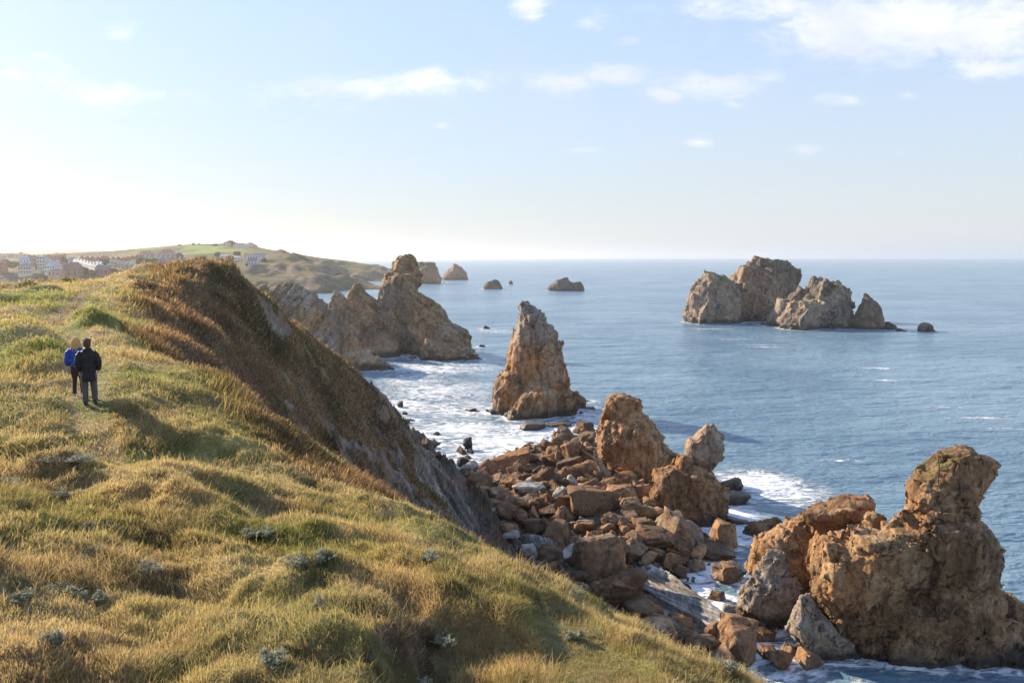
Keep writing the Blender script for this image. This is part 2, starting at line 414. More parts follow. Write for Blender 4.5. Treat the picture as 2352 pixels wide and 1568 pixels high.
for a in [  # foreground slope
    (0, 1568, 6.0), (300, 1568, 6.0), (600, 1568, 6.2), (900, 1568, 6.8), (1200, 1568, 7.0), (1500, 1578, 7.3), (1660, 1600, 7.9),
    (0, 1400, 7.6), (300, 1400, 7.9), (600, 1400, 8.0), (850, 1330, 9.0), (1100, 1400, 8.9), (1300, 1420, 9.1), (1500, 1528, 8.4),
    (0, 1250, 9.6), (250, 1250, 9.8), (500, 1240, 10.2), (750, 1270, 10.4), (1000, 1290, 11.0), (1150, 1330, 11.0),
    (0, 1120, 12.2), (200, 1110, 12.8), (400, 1130, 12.8), (600, 1160, 13.0), (800, 1190, 13.4), (950, 1215, 13.6),
    (0, 1055, 14.2), (180, 1052, 14.6), (400, 1085, 14.6), (620, 1118, 15.0), (750, 1145, 15.4), (870, 1168, 15.4), (960, 1190, 15.4), (1100, 1282, 13.6),
    (1200, 1328, 13.1), (1350, 1405, 12.0), (1450, 1475, 10.8), (1560, 1530, 9.7),
    # saddle and terrace
    (0, 1000, 19.6), (120, 992, 19.9), (200, 985, 19.9), (350, 1000, 19.9), (480, 1030, 19.4), (620, 1092, 18.0),
    (0, 920, 21.4), (200, 922, 21.7), (350, 930, 22.2), (480, 950, 22.6), (555, 960, 23.6),
    (0, 830, 27), (150, 825, 27), (290, 815, 29), (400, 850, 28.5), (480, 868, 28.6),
    (0, 760, 36), (100, 745, 38), (230, 750, 37), (330, 790, 34),
    (0, 688, 56), (100, 672, 58), (170, 660, 62), (100, 710, 46), (220, 690, 51), (300, 690, 53), (260, 645, 70),
    (350, 626, 74), (450, 615, 76), (520, 612, 78), (553, 620, 79), (400, 650, 68), (330, 660, 64),
    # brown slope facing the bay
    (430, 700, 63), (500, 680, 70), (560, 680, 76), (400, 780, 46), (500, 760, 62), (470, 830, 44), (600, 760, 76),
    (500, 900, 42), (600, 850, 64), (580, 960, 42), (650, 950, 58), (620, 1040, 40), (700, 870, 78), (720, 960, 70), (700, 1080, 54),
    (800, 960, 86), (800, 1050, 74), (790, 1140, 60), (900, 1060, 92), (900, 1140, 76), (1000, 1180, 82), (1000, 1130, 92),
    (600, 682, 88), (650, 725, 94), (700, 762, 101), (760, 812, 110), (830, 875, 124), (880, 925, 135), (925, 990, 146)]: gp(*a)
for a in [(950, 1020, 1.5), (975, 1045, 2.5), (1040, 1085, 3.0), (1075, 1130, 3.2), (1120, 1200, 3.6), (1180, 1270, 3.5), (1240, 1320, 3.0), (1330, 1380, 2.4),
          (1150, 1140, 3.0), (1250, 1120, 3.0), (1300, 1180, 3.0), (1350, 1240, 2.6), (1450, 1250, 2.4), (1400, 1150, 2.6), (1500, 1200, 2.2),
          (1300, 1040, 1.6), (1230, 1030, 0.6), (1180, 1060, 0.4), (1130, 1055, -0.6), (1090, 1050, -0.4), (1040, 1020, -0.8), (1000, 990, -1.2), (940, 960, -1.5),
          (1350, 990, -1.0), (1500, 1050, -0.5), (1640, 1180, -0.8), (1600, 1270, 0.4), (1690, 1250, -1.5), (1640, 1330, -1.2), (1560, 1330, 0.2), (1480, 1340, 1.2), (1420, 1330, 2.0),
          (1500, 1400, 0.9), (1600, 1440, 0.6), (1670, 1370, -0.9), (1450, 1450, 1.8), (1600, 1500, 1.0), (1700, 1460, 0.4), (1750, 1530, -0.8), (1900, 1560, -1.5), (1650, 1560, 0.3), (1250, 980, -2.5), (1100, 960, -4), (1450, 960, -5), (1700, 1050, -5), (1900, 1200, -5), (2200, 1300, -6)]: gz(*a)
for a in [(-11.5, 17.2, 30.25), (-9.3, 17.3, 30.2), (-7.6, 17.3, 30.15), (-5.6, 17.0, 30.1), (-14.5, 17, 30.6), (0, 0, 32.9), (-6, 0, 32.4), (5, 0, 32.0), (-14, 4, 31.8), (0, -12, 33.5), (-20, -10, 33), (12, -6, 29), (8.5, 6, 27.6), (13, 14, 19), (6, 17, 24), (10, 24, 16), (16, 28, 7), (9, 34, 11),
          (2, 24, 22), (4, 40, 14), (12, 44, 4.5), (-2, 34, 21), (0, 52, 14), (6, 56, 6.5), (10, 66, 3.4), (20, 40, 1.2), (30, 20, -1), (25, 5, 6), (20, -15, 18), (40, 50, -2), (30, 62, -0.5),
          (20, 56, 1.0), (-22, 15, 31.6), (-30, 22, 31.8), (-40, 30, 31.8), (-50, 45, 31.5), (-60, 60, 30), (-45, 70, 32), (-70, 70, 24), (-55, 85, 26), (-85, 60, 24), (-100, 80, 8), (-75, 100, 6), (-50, 105, 10),
          (-40, 100, 22), (-36, 92, 29), (-45, 125, 1), (-35, 125, 10), (-30, 140, 2), (-32, 155, -3), (-60, 140, -4), (-110, 110, -4), (-22, 165, -3), (-60, 20, 32), (-90, 30, 28), (-120, 50, 10), (-80, -10, 33), (-140, 0, 20)]: gw(*a)
GP = np.array(GP); _gc = 0.25+0.028*np.hypot(GP[:, 0], GP[:, 1]); _gw = rbf_fit(GP[:, :2], GP[:, 2], _gc)

def ground_base(Q): return rbf_eval(GP[:, :2], _gw, _gc, Q)
def slab_mask(Q, z):           # bare grey strata low on the slope above the boulders
    # line (plan) of the foot of the slope
    fx = np.interp(Q[:, 1], [30, 60, 87, 108, 125, 150, 165], [20, 10, 0.5, -7, -12.5, -18.5, -21])
    d = fx-Q[:, 0]
    wob = 3.6*fbm(np.stack([Q[:, 0]*.12, Q[:, 1]*.12, z*.12], 1), 5, 77)
    top = np.interp(Q[:, 1], [60, 80, 95, 110, 125, 150], [7, 9, 9.5, 8.5, 7, 6])
    return sst(z+wob, 1.0, 3.0)*(1-sst(z+wob*1.6, top, top+3.5))*sst(Q[:, 1], 50, 62)*(1-sst(Q[:, 0], 4, 12))
PATH = np.array([[at(u, v, Y)[0], Y] for (u, v, Y) in [(250, 1062, 14.6), (235, 1010, 17.6), (205, 985, 19.9), (200, 922, 21.7), (215, 850, 26), (150, 775, 33), (110, 735, 40), (160, 700, 48), (210, 665, 60), (240, 648, 68)]])
PATH2 = np.array([[at(u, v, Y)[0], Y] for (u, v, Y) in [(1440, 1620, 6.5), (1400, 1545, 7.6), (1330, 1480, 8.4), (1290, 1430, 9.2)]])
def seg_dist(Q, L):
    best = np.full(len(Q), 1e9)
    for a, b in zip(L[:-1], L[1:]):
        ab = b-a; t = np.clip(((Q-a) @ ab)/(ab @ ab), 0, 1); best = np.minimum(best, np.hypot(*(Q-(a+t[:, None]*ab)).T))
    return best
SCAR = at(900, 1500, 7.6)      # eroded earth bank
def hummock(Q, r):
    n = len(Q); z0 = np.zeros(n)
    P2 = np.stack([Q[:, 0], Q[:, 1], z0], 1)
    W = P2+0.5*np.stack([fbm(P2*.4, 2, 3), fbm(P2*.4, 2, 8), z0], 1)
    near = 1-sst(r, 20, 34)
    f1, _, cid, _ = worley(W/np.array([1.6, 1.15, 1.0])*0.8, 5)
    b = (1-sst(f1, 0.0, 0.75))*(0.25+0.75*cid)*0.30
    h = near*(b*1.15 + 0.20*fbm(P2*0.75, 4, 12) + 0.10*fbm(P2*2.3, 3, 2) + 0.20*fbm(np.stack([(P2[:, 0]*.35+P2[:, 1]*.94)*.55, (P2[:, 0]*.94-P2[:, 1]*.35)*.16, z0], 1), 3, 41))
    f1, _, cid, _ = worley((P2+1.2*np.stack([fbm(P2*.15, 2, 23), fbm(P2*.15, 2, 28), z0], 1))/np.array([3.4, 2.4, 1.0]), 15)
    h += (1-near)*((1-sst(f1, 0.0, 0.7))*sst(cid, .25, .7)*0.75 + 0.30*fbm(P2*0.22, 4, 19)+0.12*fbm(P2*0.9, 3, 29))
    pd = np.minimum(seg_dist(Q, PATH), seg_dist(Q, PATH2)); pm = 1-sst(pd, 0.16, .62+0.014*r)
    h = h*(1-0.8*pm) - 0.10*pm
    return h, pm
def build_field(Q, r):
    z = ground_base(Q); h, pm = hummock(Q, r)
    g = np.hypot(*Q.T)
    # slope steepness by finite difference of the smooth base
    e = 0.4+0.01*r
    zx = ground_base(Q+np.stack([e, 0*e], 1)); zy = ground_base(Q+np.stack([0*e, e], 1))
    slope = np.hypot((zx-z)/e, (zy-z)/e)
    P3 = np.stack([Q[:, 0], Q[:, 1], z], 1)
    steep = sst(slope, 0.55, 1.0)
    sm = slab_mask(Q, z)
    xe = np.interp(Q[:, 1], [17, 18, 24, 29, 38, 52, 74, 90], [-4.5, -5.4, -8.2, -12.2, -17.6, -25.4, -34.0, -40])
    wv_ = 1.1*fbm(np.stack([Q[:, 0]*.3, Q[:, 1]*.3, 0*z], 1), 3, 12)*(.4+r/60)
    br = np.maximum(sst(slope, .42, .72)*sst(r, 20, 30), sst(Q[:, 0]-xe+wv_, -.5, 1.0+.02*r)*sst(Q[:, 1], 17.5, 20))
    # rock outcrops: ragged ribs on the steep slope
    rb = ridged(np.stack([Q[:, 0]*.10+z*0.05, Q[:, 1]*.07, z*.10], 1), 5, 33)+0.35*fbm(P3*0.3, 3, 91)
    out = sst(rb+.25*fbm(P3*.5, 3, 14), 0.62, 0.85)*steep*sst(z, 3, 7)*(0.35+0.65*sst(Q[:, 1]-0.9*z, 18, 60))*(1-.75*sst(z, 20, 27))
    out = np.maximum(out, sst(fbm(P3*0.16, 4, 44)+0.25*ridged(P3*.4, 3, 6), 0.10, 0.5)*steep*(1-sst(z, 9, 20))*0.95)
    # crag at the end of the ridge
    cr = np.exp(-((Q[:, 0]+24)**2+(Q[:, 1]-80)**2)/8.0)*sst(rb, -.1, .4)*sst(34-z, 1.2, 3.0)*(1-sst(34-z, 6, 9))
    out = np.clip(np.maximum(out, cr), 0, 1)*(1-sm)
    beach = (1-sst(z, 3.5, 5.5))*sst(Q[:, 1], 38, 46)
    f1, f2, cid, cen = worley(np.stack([Q[:, 0]/1.6, Q[:, 1]/2.2, z/3.0], 1)+.3*np.stack([fbm(P3*.3, 2, 5)]*3, 1), 66)
    zz = z + h*(1-sm)*(1-beach)
    zz += out*(1.1*(cid-.2)+0.5*ridged(P3*.5, 4, 55)-0.3*np.exp(-(f2-f1)/.08))*np.minimum(1, r/45)
    # gullies on the slope
    zz += steep*(1-sm)*(0.9*fbm(P3*0.09, 4, 61)+0.35*fbm(P3*.35, 4, 62))*np.clip(r/60, 0, 1)*(1-beach)
    # strata on the slab: steps that run along the foot
    across = Q[:, 0]*0.93 + Q[:, 1]*0.28 + 0.5*fbm(P3*.12, 3, 15)
    st = vnoise(np.stack([across*1.15, Q[:, 1]*.03, 0*z], 1), 4) + 0.6*vnoise(np.stack([across*3.2, Q[:, 1]*.08, 0*z], 1), 5)
    st2 = ridged(np.stack([across*.5, Q[:, 1]*.02, 0*z], 1), 2, 9)
    stp1 = np.floor(across/1.5+.8*vnoise(np.stack([across*.15, Q[:, 1]*.05, z*.1], 1), 3)); hst = hsh(stp1.astype(int), (0*stp1).astype(int), (0*stp1).astype(int), 5)-.5
    zz += sm*(1.1*hst+0.75*st+0.9*st2+0.45*fbm(P3*.4, 4, 3)+0.35*ridged(P3*np.array([.5, .1, .3]), 4, 13))
    zz += beach*0.35*fbm(P3*.6, 4, 8)
    # eroded bank in the foreground
    dx = Q[:, 0]-SCAR[0]+.25*fbm(P3*1.2, 3, 31); dy = (Q[:, 1]-SCAR[1])/1.3; ey = np.exp(-(dy*dy)**1.5)
    zz -= .62*sst(dx, -.22, .22)*(1-sst(dx, .5, 2.6))*ey; zz += .16*np.exp(-((dx+.7)/.6)**2)*ey
    sc = sst(dx, -.30, -.05)*(1-sst(dx, .12, .5))*sst(ey, .35, .8)
    return zz, dict(slope=slope, path=pm, slab=sm, out=out, beach=beach, br=br, scar=sc, steep=steep, st=st, fine=vnoise(np.stack([across*3.4+.6*fbm(P3*.3, 3, 2), Q[:, 1]*.06, 0*z], 1), 8), z=z)
def ground_colours(Q, z, A, r):
    P3 = np.stack([Q[:, 0], Q[:, 1], z], 1); near = 1-sst(r, 16, 30)
    GREEN = np.array([0.125, 0.145, 0.036]); LGREEN = np.array([0.17, 0.21, 0.045]); DRY = np.array([0.42, 0.325, 0.16]); DK = np.array([0.075, 0.076, 0.024])
    BRK = np.array([0.205, 0.125, 0.072]); BRK2 = np.array([0.125, 0.085, 0.048]); RED = np.array([0.27, 0.165, 0.085])
    a = sst(fbm(P3*np.array([.55, .4, .5])*np.where(near > .5, 1.0, 0.25)[:, None], 4, 101), -0.30, 0.35)
    b = sst(fbm(P3*np.array([1.7, 1.2, 1.5])*np.where(near > .5, 1.0, 0.35)[:, None]+7, 4, 111), 0.05, 0.5)
    col = lc(GREEN, DRY, 0.40+0.60*a); col = lc(col, DK, b*0.65)
    c2 = sst(fbm(P3*0.35+3, 4, 131), 0.1, 0.5); col = lc(col, LGREEN, c2*0.45*(0.5+.5*near))
    c3 = sst(fbm(P3*0.5+9, 3, 141), 0.15, 0.55); col = lc(col, RED, c3*0.55)
    # open green sward of the terrace far from the edge
    sw = sst(r, 22, 30)*(1-sst(r, 62, 75))*(1-sst(A['slope'], .30, .6))*sst(-Q[:, 0]-0.32*Q[:, 1], 0, 5)
    col = lc(col, lc(LGREEN*1.15, DRY, sst(fbm(P3*.3, 3, 22), -0.1, .6)), sw*0.75)
    # bracken on the steep side
    br = A['br']
    bc = lc(BRK, BRK2, sst(fbm(P3*.16, 4, 151), -.2, .5)); bc = lc(bc, np.array([0.10, 0.085, 0.035]), sst(fbm(P3*.12+5, 4, 161), .2, .6)*.6)
    bc = lc(bc, RED*1.15, sst(fbm(P3*.3+5, 4, 171), .15, .6)*.6)
    col = lc(col, bc, br)
    # green lip at the end of the ridge
    lip = np.exp(-((Q[:, 0]+24-0.05*(Q[:, 1]-85))**2)/14.0)*sst(Q[:, 1], 78, 84)*sst(z, 14, 22); col = lc(col, np.array([.12, .105, .04]), lip*.5)
    rc = lc(GREY*0.75, np.array([.25, .18, .12]), sst(fbm(P3*.3, 4, 181), -.3, .3)); rc = lc(rc, BROWN, sst(fbm(P3*.6, 4, 191), -.3, .4)*.8)
    col = lc(col, rc, sst(A['out'], .25, .6)*0.9)
    slabc = lc(np.array([.33, .265, .20]), np.array([.15, .115, .082]), sst(A['st']+.4*fbm(P3*.3, 3, 8), -.6, .5)); slabc = slabc*(0.72+.55*sst(A['fine'], -.5, .5))[:, None]; slabc = lc(slabc, np.array([.26, .18, .11]), sst(fbm(P3*.1, 3, 17), .1, .6)*.6)
    col = lc(col, slabc, sst(A['slab'], .2, .6))
    bch = lc(np.array([.17, .105, .06]), np.array([.11, .09, .07]), sst(fbm(P3*.5, 4, 201), -.3, .4)); bch = lc(bch, DARK, 1-sst(z, .1, 1.2))
    col = lc(col, bch, sst(A['beach'], .3, .8))
    earth = lc(np.array([.12, .08, .045]), np.array([.25, .175, .11]), sst(fbm(P3*2.0, 4, 211), -.2, .5))
    dirt = sst(A['path']+0.35*fbm(P3*.9, 4, 221), .62, .95)*np.where(r > 40, 0.9, np.where(r < 14, .55, .3)); col = lc(col, earth, dirt)
    col = lc(col, lc(LGREEN, DRY, sst(fbm(P3*1.2, 3, 5), -.2, .5)), sst(A['path'], .3, .8)*(1-dirt)*.6)
    col = lc(col, earth*0.8, sst(A['scar'], .3, .6)*sst(fbm(P3*2.6, 4, 77), -.35, .1))
    return col
NTH, NR = 900, 760
th = np.radians(np.linspace(-78, 42, NTH)); rr_ = np.concatenate([np.linspace(0.3, 4.4, 20), np.geomspace(4.5, 215, NR-20)])
TT, RR = np.meshgrid(th, rr_, indexing='ij')
GQ = np.stack([(RR*np.sin(TT)).ravel(), (RR*np.cos(TT)).ravel()], 1); GR = RR.ravel()
Gz, GA = build_field(GQ, GR)
Gcol = ground_colours(GQ, Gz, GA, GR)
GV = np.concatenate([GQ, Gz[:, None]], 1)
gm, t, out = mat_new('turf_and_rock')
pos = t.new('ShaderNodeNewGeometry').outputs['Position']
ga = t.new('ShaderNodeAttribute', attribute_name='Col').outputs['Color']
rk = t.new('ShaderNodeAttribute', attribute_name='rock').outputs['Fac']
n1 = t.noise(pos, 4.0, 12, 0.78); n2 = t.noise(pos, 0.6, 6, 0.65)
mp = t.new('ShaderNodeMapping'); t.put(mp.inputs[0], pos); mp.inputs['Rotation'].default_value = (0, 0, -0.29); mp.inputs['Scale'].default_value = (4.4, 0.14, 0.6)
ns = t.noise(mp.outputs[0], 1.6, 5, 0.7, 0.4)
k = t.math('MULTIPLY', t.ramp(n1, .25, .75, .6, 1.4), t.ramp(n2, .3, .7, .78, 1.22))
k = t.math('MULTIPLY', k, t.mix(rk, (1, 1, 1, 1), t.ramp(ns, .3, .7, .4, 1.55)))
hg = t.math('ADD', t.math('MULTIPLY', n1, .5), n2); hg = t.math('ADD', hg, t.math('MULTIPLY', t.math('MULTIPLY', ns, rk), 1.2))
principled(t, out, t.mix(1.0, ga, k, 'MULTIPLY'), 0.92, hg, 0.2, 1.0, 0.22)
ground = link('ground', np_mesh('ground', GV, grid_faces(NTH, NR)[:, ::-1], gm, Gcol, True, {'rock': np.clip(GA['slab']+GA['out']*.5, 0, 1)}))
tag(ground, 'grassy brown headland dropping steeply to a boulder shore', 'ground', kind='structure')
_k = (np.abs(Gz) < .35) & (GR > 45) & (GR < 175); S_ = GQ[_k]; SHORE.append(S_[::max(1, len(S_)//900)])
def ground_at(x, y):
    Q = np.array([[x, y]]); z, _ = build_field(Q, np.array([math.hypot(x, y)])); return float(z[0])

# ------------------------------------------------------------------ far coast
HP = []
def hp(Zf, x, y, Y): u, v = Zf(x, y); HP.append(at(u, v, Y))
for a in [(0, 405, 700), (450, 405, 705), (800, 400, 720), (1150, 400, 760), (0, 330, 850), (600, 300, 950), (0, 258, 1150), (300, 262, 1150), (600, 268, 1150), (900, 300, 950), (900, 262, 1180), (1200, 230, 1250), (1200, 350, 820),
          (1400, 250, 1100), (1400, 320, 950), (1300, 180, 1320), (1600, 200, 1250), (1520, 155, 1380), (1700, 162, 1380), (1820, 150, 1400), (1980, 190, 1380), (2195, 220, 1200), (1900, 300, 950), (1700, 260, 1080), (1650, 330, 900), (2100, 260, 1020), (2100, 330, 900)]: hp(Z1, *a)
for a in [(300, 215, 1150), (450, 258, 1050), (520, 268, 1000), (700, 322, 1230), (760, 345, 1260), (840, 292, 1300), (1000, 318, 1320), (1080, 320, 1320), (1170, 340, 1330), (900, 370, 1220), (1050, 400, 1200),
          (400, 300, 900), (200, 300, 880), (300, 400, 840), (100, 420, 820), (300, 470, 800), (520, 330, 870), (560, 400, 830), (600, 440, 800), (640, 490, 780), (600, 330, 1150), (420, 460, 800), (150, 470, 790)]: hp(Z2, *a)
for a in [(700, 545, 0), (720, 540, -1), (600, 549, 0), (450, 545, 0), (300, 540, 0), (650, 455, -2), (680, 447, 0.5), (880, 450, 0), (1100, 447, 0), (1200, 440, -1), (1250, 420, -3), (780, 490, -5), (900, 520, -6), (1100, 470, -5), (690, 500, -4)]:
    u, v = Z2(a[0], a[1]); HP.append(at_z(u, v, a[2]))
for a in [(-500, 668, 0), (-400, 668, 0), (-300, 690, 0), (-600, 660, 0), (-800, 640, 0), (-220, 700, 0), (-700, 600, -8), (-400, 600, -8), (-200, 640, -8), (-150, 700, -6), (-900, 1000, 28), (-900, 1500, 30), (-500, 1700, 25), (-300, 1700, 10), (-1400, 900, 22), (-1500, 1600, 35), (0, 1500, -12), (-60, 1300, -12), (-110, 1250, -8), (-100, 1450, -12), (-160, 1330, -4), (0, 1900, -15), (-200, 1500, -6), (-250, 1900, -6), (-150, 1600, -8), (-130, 1150, -8), (-50, 1000, -12), (30, 1200, -14), (-700, 1900, 30)]: HP.append(np.array(a, float))
HP = np.array(HP); _hc = np.full(len(HP), 10.0); _hw = rbf_fit(HP[:, :2], HP[:, 2], _hc)
def hills_at(Q): return rbf_eval(HP[:, :2], _hw, _hc, Q)
nx, ny = 560, 440
hx = np.linspace(-1650, 40, nx); hy = np.concatenate([np.linspace(590, 1450, 360), np.linspace(1455, 2100, 80)])
HX, HY = np.meshgrid(hx, hy, indexing='ij'); HQ = np.stack([HX.ravel(), HY.ravel()], 1)
hz = hills_at(HQ)
P3 = np.stack([HQ[:, 0], HQ[:, 1], hz], 1)
e = np.full(len(HQ), 4.0)
hs = np.hypot((hills_at(HQ+[4, 0])-hz)/4, (hills_at(HQ+[0, 4])-hz)/4)
stp = sst(hs, .12, .35)
hz = hz + stp*(6.5*fbm(P3*.018, 5, 3)+3.6*ridged(P3*.045, 5, 4)) + (1-stp)*0.9*fbm(P3*.01, 4, 5)
hz = np.where(hz < 0.6, hz-2, hz)
P3[:, 2] = hz
FG = np.array([.15, .15, .05]); FD = np.array([.085, .075, .04]); FR = np.array([.23, .17, .115])
hcol = lc(FG, FD, sst(fbm(P3*.012, 4, 7)+.35*ridged(P3*.03, 3, 2), .0, .5))
# bright pasture on the knoll
pas = sst(HQ[:, 1], 980, 1060)*(1-sst(HQ[:, 1], 1330, 1370))*sst(HQ[:, 0], -640, -560)*(1-sst(HQ[:, 0], -400, -330)); hcol = lc(hcol, np.array([.20, .27, .055]), pas*sst(fbm(P3*.02, 3, 9), -.45, .15)*.9)
hcol = lc(hcol, np.array([.15, .12, .05]), sst(HQ[:, 0], -420, -330)*.7)
hcol = lc(hcol, lc(FR, np.array([.15, .12, .09]), sst(fbm(P3*.05, 4, 1), -.2, .5)), stp*sst(fbm(P3*.03, 4, 14), -.4, .3)*.9)
hcol = lc(hcol, DARK, .7*(1-sst(hz, .5, 2.5)))
hm, t, out = mat_new('far_land'); pos = t.new('ShaderNodeNewGeometry').outputs['Position']
ga = t.new('ShaderNodeAttribute', attribute_name='Col').outputs['Color']; n1 = t.noise(pos, .12, 8, .7)
principled(t, out, t.mix(1.0, ga, t.ramp(n1, .3, .7, .6, 1.4), 'MULTIPLY'), 0.95, n1, 0.1, 1.0, 3.0)
hills = link('hills', np_mesh('hills', P3, grid_faces(nx, ny)[:, ::-1], hm, hcol))
tag(hills, 'far green headland and cliffs carrying the village', 'hills', kind='structure')
_k = (np.abs(hz) < 1.0); SHORE.append(HQ[_k][::40])
# distant mountains on the left horizon
def range_(name, prof, Y, dep, label):
    us = np.linspace(prof[0][0], prof[-1][0], 260); vs = np.interp(us, [p[0] for p in prof], [p[1] for p in prof])
    top = np.array([at(u, v, Y) for u, v in zip(us, vs)]); V = []
    rows = [(-dep, 0.0), (-dep*.6, .35), (-dep*.3, .72), (0, 1.0), (dep*.4, .7), (dep, 0)]
    for (dy, kz) in rows:
        q = top.copy(); q[:, 1] += dy; q[:, 2] = -3+(top[:, 2]+3)*kz
        q[:, 2] += kz*(top[:, 2].max()*.05)*fbm(q*0.002, 5, 8); V.append(q)
    m = simple_mat(name+'_slope', (.07, .09, .05), .95, .3, .002, 5)
    o = link(name, np_mesh(name, np.concatenate(V), grid_faces(len(rows), len(us)), m)); tag(o, label, 'hills', kind='structure'); return o
range_('mountain_range', [(-500, 540), (-200, 545), (0, 556), (60, 558), (110, 566), (160, 563), (230, 574), (300, 582), (340, 588)], 5200, 700, 'faint pale mountains at the left horizon')
range_('low_hills', [(-500, 566), (0, 575), (60, 573), (140, 572), (220, 576), (300, 583), (360, 589)], 3400, 500, 'low hazy hills behind the village')

def hills_surface(Q):
    G = hz.reshape(nx, ny); fx = np.clip((Q[:, 0]-hx[0])/(hx[1]-hx[0]), 0, nx-1.001); fy = np.clip(np.interp(Q[:, 1], hy, np.arange(ny)), 0, ny-1.001)
    i = fx.astype(int); j = fy.astype(int); a = fx-i; b = fy-j
    return G[i, j]*(1-a)*(1-b)+G[i+1, j]*a*(1-b)+G[i, j+1]*(1-a)*b+G[i+1, j+1]*a*b
# ------------------------------------------------------------------ sea stacks and crags
VJ = (8, 0, 20)
S_MID = [((4.6, 4.6, 9.0), (6, 10, 20), .85, .35, .6), ((2.4, 2.4, 5.5), (0, 12, 40), .8, .22, .5), ((1.1, 1.1, 2.0), (10, -20, 10), .6, .08, .12)]
B = body
rock('sea_stack', [
    B([(170, 635, 665), (200, 612, 690), (260, 608, 700), (330, 610, 720), (480, 600, 760)], Z4, 178, .9),
    B([(205, 755, 775), (240, 700, 780), (320, 660, 830), (420, 600, 900)], Z4, 180, .9),
    B([(215, 805, 820), (250, 785, 870), (300, 775, 915), (380, 790, 935), (520, 780, 960)], Z4, 177, .9),
    B([(340, 570, 900), (380, 555, 930), (440, 560, 945), (500, 570, 975), (560, 550, 1010), (640, 540, 1070), (740, 520, 1085), (850, 480, 1105), (900, 445, 1108), (960, 420, 1105), (1020, 400, 1130), (1100, 400, 1150), (1180, 400, 1185), (1260, 380, 1215), (1320, 380, 1225)], Z4, 180, .8),
    B([(880, 410, 560), (950, 355, 600), (1050, 340, 620), (1200, 335, 640), (1260, 335, 640)], Z4, 177, .8),
    B([(1020, 720, 900), (1060, 640, 980), (1130, 560, 1015), (1210, 490, 1020), (1290, 455, 1015), (1370, 500, 960)], Z4, 172.5, .55, n=2.2),
    B([(1060, 980, 1100), (1120, 1010, 1160), (1220, 1030, 1200), (1320, 1050, 1225)], Z4, 174.5, .9, n=2.2),
    B([(1055, 1150, 1200), (1100, 1140, 1250), (1150, 1140, 1280), (1190, 1150, 1300)], Z4, 184, .9)],
    0.22, S_MID, (0.22, 2.4), dict(grey=.35, light=.55, green=.06, gtop=17, wet=2.0, greyf=lambda P, N: .75*sst(P[:, 2], 14, 19)),
    label='tall brown sea stack with a jagged grey top rising from the foam', cat='sea stack', s=3)
ISL = [((10, 10, 20), (4, 8, 30), .85, .9, 1.4), ((5.5, 5.5, 13), (0, 6, 10), .75, .7, 1.3), ((2.4, 2.4, 4.5), (0, 20, 50), .6, .3, .3)]
rock('rock_island', [
    B([(232, 385, 420), (260, 350, 480), (300, 335, 540), (350, 315, 600), (400, 295, 625), (450, 265, 635), (500, 235, 645), (550, 215, 650), (600, 240, 655), (625, 300, 650)], Z3, 428, .8),
    B([(125, 795, 830), (135, 765, 890), (155, 745, 920), (190, 720, 1035), (230, 690, 1075), (265, 680, 1095), (330, 665, 1095), (380, 650, 1085), (430, 640, 1050), (480, 630, 1010), (560, 630, 950), (620, 630, 900)], Z3, 455, .75),
    B([(187, 650, 675), (210, 622, 690), (250, 615, 720), (300, 570, 760), (400, 560, 800)], Z3, 450, .8),
    B([(325, 630, 740), (350, 605, 785), (400, 600, 800), (480, 600, 790), (560, 610, 750), (620, 620, 740)], Z3, 436, .8),
    B([(425, 810, 850), (450, 755, 920), (500, 730, 965), (560, 730, 955), (620, 745, 880)], Z3, 436, .8)],
    .62, ISL, (.4, 5), dict(grey=.28, light=.4, green=.25, gtop=12, wet=2.6, base=np.array([.17, .12, .085]), hi=np.array([.30, .20, .125]), k=.5, greyf=lambda P, N: .2*(1-sst(P[:, 0], 118, 128))),
    mat='far_rock', label='largest rocky island with a green-streaked shoulder, left in the offshore group', cat='rock island', s=11)
rock('rock_island', [
    B([(363, 1117, 1140), (400, 1065, 1138), (440, 1005, 1130), (480, 985, 1115), (540, 905, 1060), (600, 870, 1010), (660, 885, 970)], Z3, 404, .7),
    B([(285, 1235, 1250), (300, 1218, 1340), (340, 1195, 1420), (380, 1180, 1480), (440, 1165, 1487), (500, 1100, 1498), (560, 1050, 1520), (620, 1000, 1535), (680, 980, 1535), (700, 1060, 1500)], Z3, 400, .75),
    B([(300, 1366, 1394), (340, 1350, 1440), (420, 1350, 1470)], Z3, 399, .9),
    B([(480, 1070, 1280), (520, 1025, 1300), (580, 972, 1310), (640, 965, 1295), (690, 1040, 1250)], Z3, 390, .8)],
    .55, ISL, (.4, 5), dict(grey=.28, light=.4, green=.12, gtop=10, wet=2.4, base=np.array([.16, .115, .085]), hi=np.array([.29, .195, .125]), k=.5, greyf=lambda P, N: .2*(1-sst(P[:, 0], 168, 178))),
    mat='far_rock', label='rocky island with a flat jagged crown right of the largest island', cat='rock island', s=17)
rock('sea_stack', [B([(413, 1602, 1638), (440, 1592, 1668), (480, 1587, 1705), (520, 1572, 1735), (580, 1552, 1750), (640, 1542, 1762), (700, 1545, 1765)], Z3, 388, .7)],
    .45, ISL[1:], (.4, 4), dict(grey=.35, light=.2, wet=2.4, k=.5, base=np.array([.14, .095, .065]), hi=np.array([.20, .135, .085])), mat='far_rock', label='narrow pointed brown stack at the right end of the offshore islands', cat='sea stack', s=23)
SMALL = [((4, 4, 4), (0, 20, 10), .7, .3, .3), ((1.6, 1.6, 1.6), (0, 20, 50), .7, .12, .15)]
